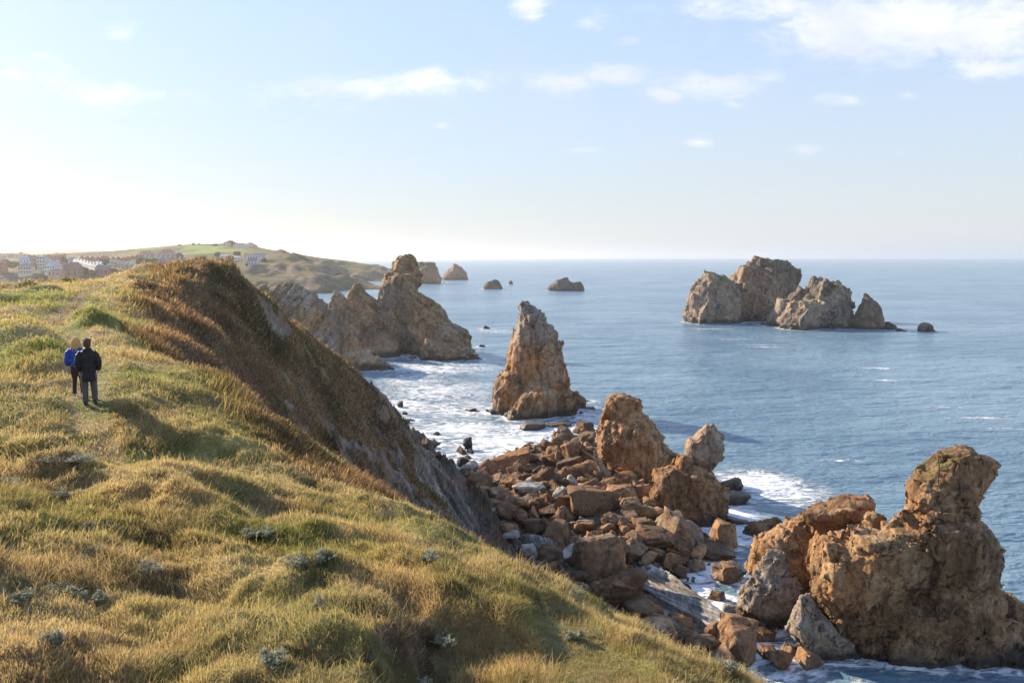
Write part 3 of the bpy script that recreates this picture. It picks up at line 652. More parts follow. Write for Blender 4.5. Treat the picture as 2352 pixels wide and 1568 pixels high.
def small_rock(Zf, rows, Y, label, s, vox=.4, ratio=.8, cat='rock', group=None, spec=SMALL, fb=(.25, 2), mat='far_rock', colour=None):
    return rock('sea_rock', [B(rows, Zf, Y, ratio)], vox, spec, fb, colour or dict(grey=.2, light=.12, wet=1.6, base=np.array([.10, .075, .055]), hi=np.array([.17, .115, .075])), mat=mat, label=label, cat=cat, s=s, group=group)
small_rock(Z3, [(630, 1780, 1800), (650, 1772, 1840), (690, 1780, 1880)], 386, 'ragged low rock touching the foot of the pointed offshore stack', 31)
small_rock(Z3, [(685, 1882, 1900), (708, 1845, 1940), (728, 1860, 1940)], 376, 'flat dark skerry between the pointed stack and the lone square rock', 32)
small_rock(Z3, [(640, 2090, 2115), (652, 2060, 2142), (670, 2034, 2143), (700, 2036, 2143), (722, 2050, 2160)], 374, 'lone square dark rock at the far right of the sea', 33)
small_rock(Z3, [(640, 810, 850), (660, 805, 860), (672, 870, 900)], 410, 'tiny skerry in the foam between the two large islands', 34)
small_rock(Z2, [(438, 1975, 2010), (455, 1930, 2035), (490, 1905, 2055), (515, 1890, 2062), (533, 1880, 2068)], 880, 'domed grey islet left of the long low islet near the horizon', 41, .9, spec=ISL[1:])
small_rock(Z2, [(444, 2112, 2130), (455, 2103, 2138), (468, 2105, 2140)], 1020, 'tiny dark rock beyond the domed grey islet', 42, .8)
small_rock(ZD, [(638, 1288, 1302), (646, 1275, 1312), (656, 1262, 1340), (668, 1256, 1342)], 830, 'long low islet with a hump and a notch near the horizon', 43, .9, .5, spec=ISL[1:])
small_rock(ZD, [(647, 1322, 1334), (655, 1315, 1340), (668, 1310, 1342)], 826, 'small block joined to the right end of the low islet', 44, .8)
small_rock(Z4, [(378, 258, 268), (400, 250, 290), (425, 235, 310), (438, 205, 325)], 388, 'small fin-shaped rock in surf beyond the boulder-strewn point', 45, .35)
small_rock(Z2, [(455, 1590, 1605), (470, 1580, 1617)], 1080, 'speck of rock before the far double islet', 46, .8)
rock('rock_island', [B([(298, 1400, 1450), (310, 1370, 1520), (345, 1350, 1530), (380, 1330, 1545), (420, 1320, 1570), (465, 1310, 1575)], Z2, 1060, .8), B([(345, 1410, 1500), (400, 1390, 1540), (465, 1400, 1570)], Z2, 1045, .6)],
    1.3, [((24, 24, 30), (0, 10, 20), .7, 1.2, .5)]+ISL[1:2], (1.0, 9), dict(grey=.5, light=.3, green=.3, gtop=15, wet=2, k=.3), mat='far_rock', label='far rounded island seen just right of the tall tower crag', cat='rock island', s=51)
rock('rock_island', [B([(328, 1690, 1720), (345, 1650, 1740), (375, 1610, 1760), (405, 1600, 1775), (437, 1580, 1790)], Z2, 1240, .8)],
    1.3, [((24, 24, 30), (0, 10, 20), .7, 1.2, .5)]+ISL[1:2], (1.0, 9), dict(grey=.5, light=.3, wet=2, k=.3), mat='far_rock', label='far peaked island closest to the horizon, beyond the tower crag', cat='rock island', s=52)

# second headland
H2 = [((8, 7, 14), (10, 30, 60), .85, .7, .9), ((4, 2.4, 9), (0, 32, 20), .7, .45, .7), ((1.7, 1.1, 3.4), (0, 32, 20), .6, .15, .2)]
H2C = dict(grey=.4, light=.5, green=.22, gtop=12, wet=1.8, base=np.array([.20, .14, .09]), hi=np.array([.33, .20, .10]), k=.6)
rock('sea_crag', [
    B([(238, 1330, 1368), (255, 1292, 1376), (290, 1225, 1385), (340, 1185, 1392), (400, 1165, 1395), (440, 1140, 1398), (500, 1110, 1392), (560, 1095, 1385), (620, 1090, 1370)], Z2, 298, .6, n=3.5),
    B([(400, 1180, 1330), (440, 1130, 1330), (500, 1098, 1350), (600, 1085, 1400), (700, 1080, 1400)], Z2, 288, .5),
    B([(530, 1345, 1415), (560, 1310, 1465), (600, 1300, 1520), (660, 1300, 1580), (720, 1310, 1630), (780, 1330, 1690), (812, 1340, 1750), (850, 1350, 1800), (900, 1350, 1815), (960, 1360, 1818), (1020, 1380, 1815), (1060, 1400, 1820), (1095, 1500, 1815)], Z2, 284, .6),
    B([(900, 1470, 1550), (950, 1440, 1640), (1000, 1420, 1740), (1060, 1425, 1780), (1095, 1560, 1760)], Z2, 271, .6),
    B([(950, 1700, 1820), (1000, 1780, 1850), (1040, 1800, 1880), (1055, 1810, 1910)], Z2, 272, .4)],
    .42, H2, (.3, 3), H2C, mat='rock', label='towering square-topped crag with a long ridge running down to the surf', cat='crag', s=61, strata=((0, 38, 15), 1.1, .26))
rock('saddle_wall', [
    B([(600, 1090, 1320), (650, 1020, 1400), (720, 960, 1420), (800, 900, 1420), (900, 890, 1400), (990, 890, 1420)], Z2, 303, .6, minb=8)],
    .5, H2, (.3, 3), dict(H2C, base=np.array([.15, .115, .08])), mat='rock', label='shaded cliff wall linking the tower crag to the twin peaks', cat='cliff', s=62)
rock('rock_peak', [
    B([(462, 915, 940), (500, 875, 962), (540, 840, 995), (590, 822, 1050), (640, 825, 1095), (720, 850, 1150), (800, 880, 1150), (900, 880, 1120)], Z2, 292, .8)],
    .42, H2[1:], (.35, 3), dict(H2C, green=.3), mat='rock', label='larger pointed peak of the twin peaks on the second headland', cat='peak', s=63, strata=((0, 40, 15), 1.1, .2))
rock('rock_peak', [
    B([(517, 750, 775), (560, 712, 806), (620, 702, 850), (680, 715, 900), (760, 720, 950), (860, 740, 960)], Z2, 284, .8)],
    .42, H2[1:], (.35, 3), dict(H2C, green=.3), mat='rock', label='smaller pointed peak left of the larger twin peak', cat='peak', s=64, strata=((0, 40, 15), 1.1, .2))
rock('strata_cliff', [
    B([(492, 250, 400), (510, 200, 500), (540, 120, 560), (600, 100, 620), (660, 100, 690), (720, 150, 750), (800, 200, 820), (900, 300, 910), (1000, 500, 960), (1080, 600, 1040), (1150, 700, 1060), (1210, 800, 970)], Z2, 262, .55),
    B([(1060, 1040, 1140), (1100, 1030, 1190), (1150, 1040, 1235), (1185, 1100, 1250)], Z2, 246, .5),
    B([(1000, 850, 960), (1080, 830, 1020), (1150, 830, 1060), (1200, 860, 1000)], Z2, 247, .8)],
    .38, [((13, 7, 20), (0, 42, 10), .8, .7, .4), ((5, 1.8, 11), (0, 42, 10), .7, .4, .35)], (.22, 3), dict(H2C, light=.25, grey=.8, green=.45, gtop=19), mat='rock', label='slanting grey layered cliff with a grassy top beyond the brown slope', cat='cliff', s=65, strata=((0, -50, 12), .9, .5))
rock('scree_slope', [B([(790, 960, 1060), (860, 930, 1150), (940, 910, 1240), (1010, 920, 1250), (1070, 990, 1260)], Z2, 280, .8, lean=.9)],
    .42, [((2.2, 2.2, 1.8), (0, 20, 30), .9, .35, .4), ((1.1, 1.1, 1.0), (0, 20, 30), .8, .2, .25)], (.3, 1.5), dict(H2C, green=0, base=np.array([.16, .115, .075])), mat='rock', label='rubble slope filling the hollow between layered cliff and tower crag', cat='scree', s=66)

# pinnacles of the near shore
S_A = [((3.0, 3.0, 4.6), (6, 14, 20), .95, .22, .45), ((1.5, 1.5, 2.4), (0, -16, 40), .9, .14, .2), ((.7, .7, 1.1), (10, -20, 10), .6, .05, .07)]
rock('rock_pinnacle', [
    B([(112, 1258, 1320), (135, 1168, 1385), (180, 1135, 1412), (240, 1132, 1430), (290, 1155, 1422), (360, 1170, 1400)], Z5, 122, .8, n=3.2),
    B([(270, 1240, 1420), (300, 1150, 1480), (370, 1090, 1505), (430, 1065, 1545), (500, 1065, 1580), (560, 1075, 1600), (620, 1100, 1600), (700, 1150, 1580), (780, 1200, 1550), (860, 1270, 1510), (900, 1290, 1500)], Z5, 122, .85),
    B([(380, 1330, 1460), (430, 1280, 1500), (520, 1260, 1560), (640, 1250, 1580), (780, 1280, 1540), (880, 1300, 1500)], Z5, 118.5, .7),
    B([(300, 1430, 1500), (400, 1450, 1550), (500, 1500, 1610), (600, 1530, 1690), (690, 1540, 1710)], Z5, 127, .8)],
    .14, S_A, (.13, 1.6), dict(grey=.15, light=.45, hi=np.array([.37, .20, .09])), mat='rock', label='tall brown pinnacle with a blocky head above the boulders', cat='pinnacle', s=71)
rock('rock_buttress', [
    B([(670, 1700, 1880), (710, 1545, 1950), (760, 1535, 1990), (820, 1525, 2030), (880, 1515, 2075), (950, 1485, 2088), (1020, 1465, 2085), (1100, 1465, 2080), (1160, 1520, 2085)], Z5, 104.5, .75, n=3.0),
    B([(690, 1610, 1720), (760, 1540, 1720), (860, 1510, 1700), (960, 1490, 1700)], Z5, 102, .8)],
    .13, S_A, (.11, 1.6), dict(grey=.06, light=.25, base=np.array([.23, .125, .06]), hi=np.array([.38, .19, .08])), mat='rock', label='massive orange-brown block under the tilted perched rock', cat='rock', s=72)
rock('perched_rock', [
    B([(342, 1930, 1968), (370, 1905, 2015), (430, 1855, 2052), (470, 1785, 2056), (520, 1788, 2052), (580, 1755, 2050), (640, 1770, 2040), (670, 1830, 1995), (705, 1890, 1965)], Z5, 106, .6, n=3.6, bottom=None)],
    .13, S_A[1:], (.10, 1.4), dict(grey=.5, light=.8, wet=-5, greyf=lambda P, N: .45+0*P[:, 0]), mat='rock', label='tilted grey and tan boulder balanced on the orange block', cat='boulder', s=73, inset=.05, shore=False)
rock('perched_rock', [B([(588, 1755, 1790), (610, 1715, 1825), (650, 1695, 1832), (680, 1700, 1815)], Z5, 103.8, .8, bottom=None)],
    .12, S_A[1:], (.08, 1.2), dict(grey=.5, light=.6, wet=-5), mat='rock', label='small pale rock wedged left of the balanced boulder', cat='boulder', s=74, shore=False)
# big crag at the lower right
S_C = [((4.2, 4.2, 6.5), (24, 32, 30), .45, .18, 1.05), ((1.9, 1.9, 3.2), (6, 26, 10), .7, .10, .5), ((.75, .75, 1.4), (10, -20, 10), .6, .05, .08)]
rock('rock_crag', [
    B([(60, 1790, 1890), (80, 1710, 1945), (110, 1660, 2000), (150, 1610, 2035), (200, 1575, 2010), (250, 1515, 1970), (300, 1470, 1935), (350, 1450, 1935), (400, 1445, 1880), (450, 1450, 1850), (500, 1465, 1830), (540, 1470, 1830)], Z6, 69.0, .75),
    B([(80, 1800, 1940), (110, 1760, 2020), (150, 1750, 2075), (200, 1760, 2035), (240, 1780, 1985)], Z6, 69, .5, bottom=None),
    B([(520, 1640, 1850), (540, 1450, 1930), (560, 1420, 1965), (600, 1430, 1990), (700, 1430, 2010)], Z6, 68.5, .8),
    B([(570, 1220, 1960), (610, 1110, 1980), (650, 960, 1990), (720, 900, 2000), (800, 880, 2000), (900, 890, 1980), (1000, 900, 1960), (1100, 960, 1990), (1200, 1050, 2040), (1300, 1120, 2100), (1400, 1180, 2150), (1500, 1220, 2200), (1568, 1240, 2200)], Z6, 69.5, .42, n=3.0),
    B([(520, 1480, 1960), (580, 1450, 1990), (680, 1460, 2030), (780, 1500, 2040), (860, 1560, 2040), (920, 1640, 2010), (970, 1750, 1960)], Z6, 66.5, .62, n=2.8, bottom=None),
    B([(600, 1120, 1450), (680, 1080, 1600), (780, 1060, 1640), (860, 1080, 1600), (960, 1100, 1480), (1060, 1120, 1380), (1150, 1080, 1280), (1250, 1060, 1240)], Z6, 66.2, .6, n=2.6, bottom=None),
    B([(610, 900, 1060), (680, 850, 1120), (800, 840, 1130), (920, 850, 1120), (1050, 880, 1110), (1180, 980, 1120), (1300, 1060, 1160)], Z6, 67.5, .8, n=2.6),
    B([(1000, 1420, 1900), (1060, 1300, 1960), (1140, 1200, 2020), (1200, 1160, 2040)], Z6, 66.5, .45, n=2.4, bottom=None),
    B([(1240, 1140, 2080), (1330, 1130, 2150), (1420, 1190, 2160), (1500, 1230, 2200), (1568, 1250, 2200)], Z6, 67.2, .34, n=2.8),
    B([(480, 800, 850), (540, 660, 900), (600, 580, 960), (650, 490, 1000), (720, 445, 1050), (800, 438, 1100), (860, 440, 1100), (920, 520, 1100), (1000, 650, 1100), (1100, 700, 1150)], Z6, 76.0, .6),
    B([(940, 2000, 2060), (980, 1990, 2180), (1050, 1990, 2290), (1200, 1990, 2450), (1400, 1990, 2550), (1568, 1990, 2600)], Z6, 70.0, .5),
    B([(1150, 1950, 2200), (1250, 1900, 2320), (1400, 1850, 2450), (1568, 1850, 2500)], Z6, 66.0, .35)],
    .12, S_C, (.07, 1.1), dict(grey=.08, light=.5, green=.04, gtop=13.5, wet=1.6, hi=np.array([.37, .20, .09])), jit=.16, mat='near_rock', label='huge rugged brown crag with an overhanging beak-like head', cat='crag', s=81)
rock('rock_slab', [B([(352, 1088, 1133), (380, 1005, 1250), (420, 905, 1257), (460, 805, 1235), (520, 795, 1180), (570, 850, 1010), (610, 885, 940)], Z6, 73.5, .5, n=3.4, bottom=None)],
    .11, S_C[1:], (.09, 1.4), dict(grey=.1, light=.4, wet=-5), mat='near_rock', label='long sloping slab lying on the left ridge of the crag', cat='slab', s=82, shore=False)
rock('perched_rock', [B([(457, 1235, 1275), (480, 1190, 1325), (520, 1188, 1328), (560, 1215, 1310), (605, 1200, 1290)], Z6, 69.5, .8, bottom=None)],
    .10, S_C[1:], (.09, 1.0), dict(grey=.1, light=.5, wet=-5), mat='near_rock', label='mushroom-shaped knob of rock between slab and beaked head', cat='rock', s=83, shore=False)
GC = dict(grey=.8, light=.3, base=np.array([.28, .22, .165]), hi=np.array([.34, .25, .17]), greyf=lambda P, N: .25+0*P[:, 0])
rock('grey_buttress', [B([(700, 610, 680), (760, 585, 700), (850, 480, 705), (920, 430, 745), (980, 390, 748), (1050, 350, 735), (1150, 500, 720), (1220, 560, 680)], Z6, 72.3, .55, n=3)],
    .13, S_C, (.10, 1.2), GC, mat='near_rock', label='pale grey buttress leaning on the left foot of the crag', cat='rock', s=84)
rock('grey_buttress', [B([(970, 800, 840), (1040, 765, 880), (1110, 735, 900), (1200, 680, 980), (1260, 705, 1085), (1350, 820, 1155), (1420, 900, 1185), (1500, 1000, 1200)], Z6, 67.0, .6, n=3)],
    .12, S_C, (.10, 1.2), GC, mat='near_rock', label='ribbed grey buttress below the first, running down to the water', cat='rock', s=85)
rock('rock_stump', [B([(503, 530, 600), (530, 480, 630), (600, 450, 642), (650, 400, 630), (690, 385, 600)], Z6, 98, .8)],
    .14, S_A, (.12, 1.4), dict(grey=.05, light=.2), mat='rock', label='dark brown rock in the channel left of the big crag', cat='rock', s=86)
# ------------------------------------------------------------------ boulders of the shore
import re
random.seed(7); rng = np.random.default_rng(5)
def hull_mesh(name, sd, box=(1, 1, 1), npts=16, vox=0.055, amp=.02, pal=(BROWN, ORANGE), layered=0.0, grey=0.0, expo=3.5):
    r = np.random.default_rng(sd); pts = []
    while len(pts) < npts:
        p = r.uniform(-1, 1, 3); k = (np.abs(p)**expo).sum()**(1/expo)
        if k > 1e-3: pts.append(p/k*r.uniform(.86, 1.0))
    bm = bmesh.new()
    for p in pts: bm.verts.new(p*np.array(box)*.5)
    g = bmesh.ops.convex_hull(bm, input=bm.verts)
    for v in [v for v in bm.verts if not v.link_faces]: bm.verts.remove(v)
    bmesh.ops.recalc_face_normals(bm, faces=bm.faces)
    V = [tuple(v.co) for v in bm.verts]; bm.verts.index_update(); F = [tuple(v.index for v in f.verts) for f in bm.faces]; bm.free()
    me = remesh(V, F, vox); P = mverts(me); N = mnormals(me)
    D = facet(P, N, (.55, .55, .7), (10, 20, sd*7), .5, .02, .025, sd) + amp*fbm(P*3.2, 6, sd, 2.1, .6) + amp*.7*ridged(P*2.5, 4, sd+3)
    if layered: D += layered*vnoise(np.stack([P[:, 2]*14+2*fbm(P*1.5, 2, 3), 0*P[:, 0], 0*P[:, 0]+sd], 1), 2)
    P = P+N*D[:, None]; me.vertices.foreach_set('co', P.astype(np.float32).ravel()); me.update(); N = mnormals(me)
    a = sst(fbm(P*1.6, 4, sd+5), -.4, .5); b = sst(fbm(P*3.5, 4, sd+8), .0, .6)
    col = lc(pal[0], pal[1], a); col = lc(col, TAN, b*.3); col = lc(col, GREY*.9, grey*sst(fbm(P*2, 4, sd+15), -.8, .1))
    ca = me.color_attributes.new('Col', 'FLOAT_COLOR', 'POINT')
    ca.data.foreach_set('color', np.concatenate([col, np.ones((len(col), 1))], 1).astype(np.float32).ravel())
    me.polygons.foreach_set('use_smooth', np.ones(len(me.polygons), dtype=bool))
    me.materials.clear(); me.materials.append(M['boulder']); me.name = name
    return me
RUST = np.array([.27, .135, .06]); UMB = np.array([.155, .095, .055])
PRO = [hull_mesh('boulder', 100+i, (1, .8+.05*(i % 5), .65+.06*(i % 4)), 11+(i*5) % 9, .05, .02, (UMB, RUST), .012*(i % 3)) for i in range(14)]
GPRO = [hull_mesh('grey_boulder', 200+i, (1, .8, .6), 14, .05, .016, (np.array([.2, .18, .155]), np.array([.27, .24, .21])), .02, .9) for i in range(4)]
def ray_ground(u, v, zf=None):
    """where the sight line through a point meets the shore ground"""
    d = uvdir(u, v); Ys = np.linspace(60, 170, 500); P = np.stack([d[0]/d[1]*Ys, Ys], 1)
    zr = H+d[2]/d[1]*Ys; zg = np.maximum(ground_base(P), -0.3); k = np.nonzero(zr < zg)[0]
    i = k[0] if len(k) else len(Ys)-1
    return P[i, 0], P[i, 1], zg[i]
def put(me, Zf, x, yb, wd, ht, label, grey=False, depth=.85, tilt=(0, 0), rz=0.0, name='boulder', group=None, cat='boulder', sink=.12):
    u, v = Zf(x, yb); X, Y, zg = ray_ground(u, v)
    s = Y/FPX/1.08844/Zf.k; W = wd*s*1.12; Ht = ht*s*1.10
    o = link(name, me); o.rotation_euler = (math.radians(tilt[0]), math.radians(tilt[1]), math.radians(rz))
    R = np.array(o.rotation_euler.to_matrix()); P = mverts(me) @ R.T
    ex = P.max(0)-P.min(0); D = W*depth
    # scale along world axes, kept as a plain matrix scale in the rock's own frame by building a fresh mesh
    P = P*np.array([W/ex[0], D/ex[1], Ht*1.08/ex[2]]); P -= np.array([(P[:, 0].max()+P[:, 0].min())/2, (P[:, 1].max()+P[:, 1].min())/2, P[:, 2].min()])
    m2 = me.copy(); m2.vertices.foreach_set('co', P.astype(np.float32).ravel()); m2.update(); m2.name = name
    o.data = m2; o.rotation_euler = (0, 0, 0); o.location = (X, Y+D*.42, zg-Ht*sink*.6)
    tag(o, label, cat, group); BOULDERS.append((X, Y+D*.42, W*.45)); HERO.append((X, Y+D*.42, W, re.split(' (?:with|at|behind|left|right|below|between|beside|against|tilted|lying|in|above|by|on|under|just|resting|sloping|near|where|standing|half|cut) ', label+' ')[0].strip())); return o
BOULDERS = []; HERO = []
Z10 = Z(1180, 1000, 5.2275); Z11 = Z(1300, 1250, 3.485)
BIG = [hull_mesh('boulder', 300+i, (1, .8, .7), 12+(i*3) % 8, .028, .014, (UMB, RUST), [.004, .012, .0][i % 3], 0, 4.5) for i in range(9)]
for (Zf, x, yb, wd, ht, me, tl, rz, lab) in [
  (Z10, 500, 945, 500, 250, BIG[0], (0, 4), 0, 'broad flat-topped boulder with rusty streaks at the edge of the surf'),
  (Z10, 690, 705, 190, 112, BIG[1], (0, -6), 40, 'rounded boulder behind the broad flat-topped one, next to the foam'),
  (Z10, 985, 725, 205, 190, BIG[2], (0, 38), 10, 'brown block tilted steeply to the right at the surf edge'),
  (Z10, 1180, 650, 290, 255, BIG[3], (0, -20), 70, 'cracked boulder left of the flat-topped block beside the pinnacle'),
  (Z10, 1480, 480, 295, 190, BIG[4], (0, 6), 15, 'flat-topped block against the left side of the tall pinnacle'),
  (Z10, 1310, 890, 275, 345, BIG[5], (0, -32), 0, 'tall leaning block with a pointed foot left of the pinnacle base'),
  (Z10, 1015, 865, 125, 140, BIG[6], (0, 10), 60, 'rounded block below the steeply tilted one'),
  (Z10, 1140, 850, 110, 190, BIG[7], (0, 0), 30, 'upright block between the rounded and the tall leaning ones'),
  (Z10, 930, 1180, 290, 280, BIG[8], (0, -30), 20, 'large triangular slab standing on edge in the middle of the rubble'),
  (Z10, 1155, 1110, 200, 200, BIG[1], (0, 20), 100, 'orange block behind the standing triangular slab'),
  (Z10, 1460, 1150, 165, 110, BIG[2], (0, 0), 50, 'smooth orange boulder right of the small grey slab'),
  (Z10, 1650, 1100, 130, 160, BIG[3], (0, 10), 0, 'dark rust block at the foot of the grey dyke'),
  (Z10, 1455, 960, 185, 115, BIG[4], (0, 0), 80, 'pinkish boulder below the tall leaning block'),
  (Z10, 1560, 1010, 125, 105, BIG[5], (0, 0), 120, 'small round boulder beside the pinkish one'),
  (Z11, 690, 200, 500, 245, BIG[0], (0, 6), 180, 'giant layered block lying before the pinnacles'),
  (Z11, 900, 90, 330, 160, BIG[6], (0, -8), 0, 'broken slab resting behind the giant layered block'),
  (Z11, 970, 190, 190, 190, BIG[7], (0, 0), 10, 'orange block with a dark hollow on the right end of the giant block'),
  (Z10, 1200, 1520, 270, 260, BIG[8], (0, 0), 70, 'many-sided block left of the giant layered one'),
  (Z10, 1000, 1420, 110, 165, BIG[1], (0, 0), 0, 'narrow upright block beside the many-sided one'),
  (Z10, 880, 1475, 140, 185, BIG[2], (0, 0), 0, 'dark upright block left of the narrow one'),
  (Z10, 670, 1450, 270, 140, BIG[3], (0, 5), 0, 'wide low block with a flat sunlit top in the rubble'),
  (Z10, 370, 1410, 195, 145, BIG[4], (0, 0), 0, 'squarish orange block near the grey layered slope'),
  (Z10, 750, 1305, 155, 95, BIG[5], (0, 0), 30, 'bright angular block above the wide low one'),
  (Z10, 895, 1290, 215, 100, BIG[6], (0, 12), 0, 'wedge-shaped block right of the bright angular one'),
  (Z10, 1110, 1275, 145, 95, BIG[7], (0, 0), 50, 'small block with a curved top right of the wedge'),
  (Z10, 1290, 1320, 180, 150, BIG[8], (0, 30), 0, 'tilted ochre block above the many-sided one'),
  (Z11, 250, 190, 170, 120, BIG[1], (0, 20), 140, 'pyramid-shaped block left of the giant block base'),
  (Z11, 130, 120, 110, 110, BIG[2], (0, 0), 0, 'dull block left of the pyramid-shaped one'),
  (Z11, 710, 765, 470, 385, BIG[3], (0, 0), 200, 'huge dark rounded boulder just beyond the grassy edge'),
  (Z11, 805, 1015, 400, 290, BIG[4], (0, 28), 0, 'long rust boulder tilted beside the grassy edge'),
  (Z11, 1430, 470, 460, 330, BIG[5], (0, 18), 0, 'big orange boulder sloping to the right by the inlet'),
  (Z11, 1790, 470, 265, 245, BIG[6], (0, 12), 0, 'smooth grooved boulder at the mouth of the inlet'),
  (Z11, 1190, 470, 380, 190, BIG[7], (0, 22), 0, 'long brown boulder under the big orange one'),
  (Z11, 1090, 310, 210, 125, BIG[8], (0, 0), 0, 'pale reddish slab behind the long brown boulder'),
  (Z11, 1020, 565, 245, 175, BIG[1], (0, 10), 220, 'pitted ochre boulder above the grey rock platform'),
  (Z11, 1190, 570, 150, 95, BIG[2], (0, 0), 0, 'reddish block on the upper edge of the grey platform'),
  (Z11, 1340, 645, 175, 170, BIG[3], (0, 20), 60, 'brown block beside the inlet, right of the reddish one'),
  (Z11, 1425, 550, 130, 130, BIG[4], (0, 30), 0, 'block tilted against the big orange boulder'),
  (Z11, 1535, 660, 190, 135, BIG[5], (0, 0), 90, 'rounded boulder standing in the foam of the inlet'),
  (Z11, 1400, 705, 150, 110, BIG[6], (0, 25), 0, 'low brown boulder where the inlet meets the grey platform'),
  (Z11, 1730, 560, 330, 125, BIG[7], (0, 8), 0, 'low dark reef boulder awash in the inlet'),
  (Z11, 1320, 1290, 380, 215, BIG[8], (0, 15), 0, 'rust-coloured flat block below the grey platform'),
  (Z11, 1940, 1490, 380, 380, BIG[0], (0, 10), 60, 'large cracked rust boulder at the bottom of the shore'),
  (Z11, 2030, 1135, 230, 190, BIG[2], (0, 0), 0, 'blackened rust boulder at the lower tip of the grey platform'),
  (Z11, 1830, 760, 270, 160, BIG[5], (0, -20), 0, 'wet dark rock in the inlet by the grey buttress'),
  (Z11, 650, 400, 150, 125, BIG[1], (0, 0), 10, 'ochre block just above the huge dark boulder'),
  (Z11, 465, 450, 120, 115, BIG[3], (0, 0), 40, 'pale angular block left of the huge dark boulder'),
  (Z11, 890, 440, 135, 125, BIG[4], (0, 0), 70, 'rounded block right of the ochre one'),
  (Z11, 925, 340, 135, 90, BIG[6], (0, 0), 20, 'light brown block above the rounded one'),
  (Z11, 1660, 1360, 190, 170, BIG[7], (0, 10), 20, 'brown block left of the large cracked rust boulder'),
  (Z11, 910, 1160, 150, 130, BIG[8], (0, 30), 0, 'brown boulder half hidden behind the grass edge'),
  (Z6, 480, 1215, 160, 140, BIG[3], (0, 10), 20, 'dark rust boulder wedged at the tip of the platform beside the grey buttress'),
  (Z6, 330, 960, 210, 125, BIG[6], (0, 12), 0, 'dark wet boulder in the channel left of the upper grey buttress'),
  (Z6, 560, 1330, 170, 90, BIG[7], (0, 0), 60, 'low brown boulder between the two grey buttresses'),
  (Z6, 860, 1510, 170, 130, BIG[8], (0, 20), 0, 'brown boulder in the water under the ribbed buttress'),
  (Z6, 590, 1450, 150, 90, BIG[2], (0, 0), 100, 'low rust boulder right of the large cracked one'),
  (Z6, 250, 1060, 130, 80, BIG[4], (0, 0), 30, 'small wet boulder at the channel edge of the grey platform'),
  (Z6, 740, 1420, 140, 90, BIG[5], (0, 15), 0, 'small brown boulder left of the foot of the ribbed buttress'),
  (Z6, 660, 1520, 200, 150, BIG[1], (0, 25), 0, 'rust boulder in the dark water below the crag')]:
    put(me, Zf, x, yb, wd, ht, lab, tilt=tl, rz=rz)
for (x_, y_, w_) in BOULDERS: SHORE.append(np.array([[x_+w_*math.cos(k), y_+w_*math.sin(k)] for k in (0, 1.57, 3.14, 4.71)])) if ground_base(np.array([[x_, y_]]))[0] < .4 else None
for (Zf, x, yb, wd, ht, tl, lab) in [(Z10, 1320, 1200, 150, 205, (0, 50), 'small blue-grey slab leaning in the rubble'), (Z11, 530, 295, 250, 110, (0, 0), 'smooth grey boulder under the giant layered block'),
  (Z11, 105, 560, 190, 150, (0, 40), 'grey ribbed block near the grass edge'), (Z11, 1850, 1000, 140, 75, (0, 0), 'small square grey block at the tip of the platform'),
  (Z10, 260, 1520, 190, 110, (0, 30), 'pale grey slab beside the layered slope')]:
    put(GPRO[len(BOULDERS) % 4], Zf, x, yb, wd, ht, lab, tilt=tl, name='grey_slab', cat='slab')
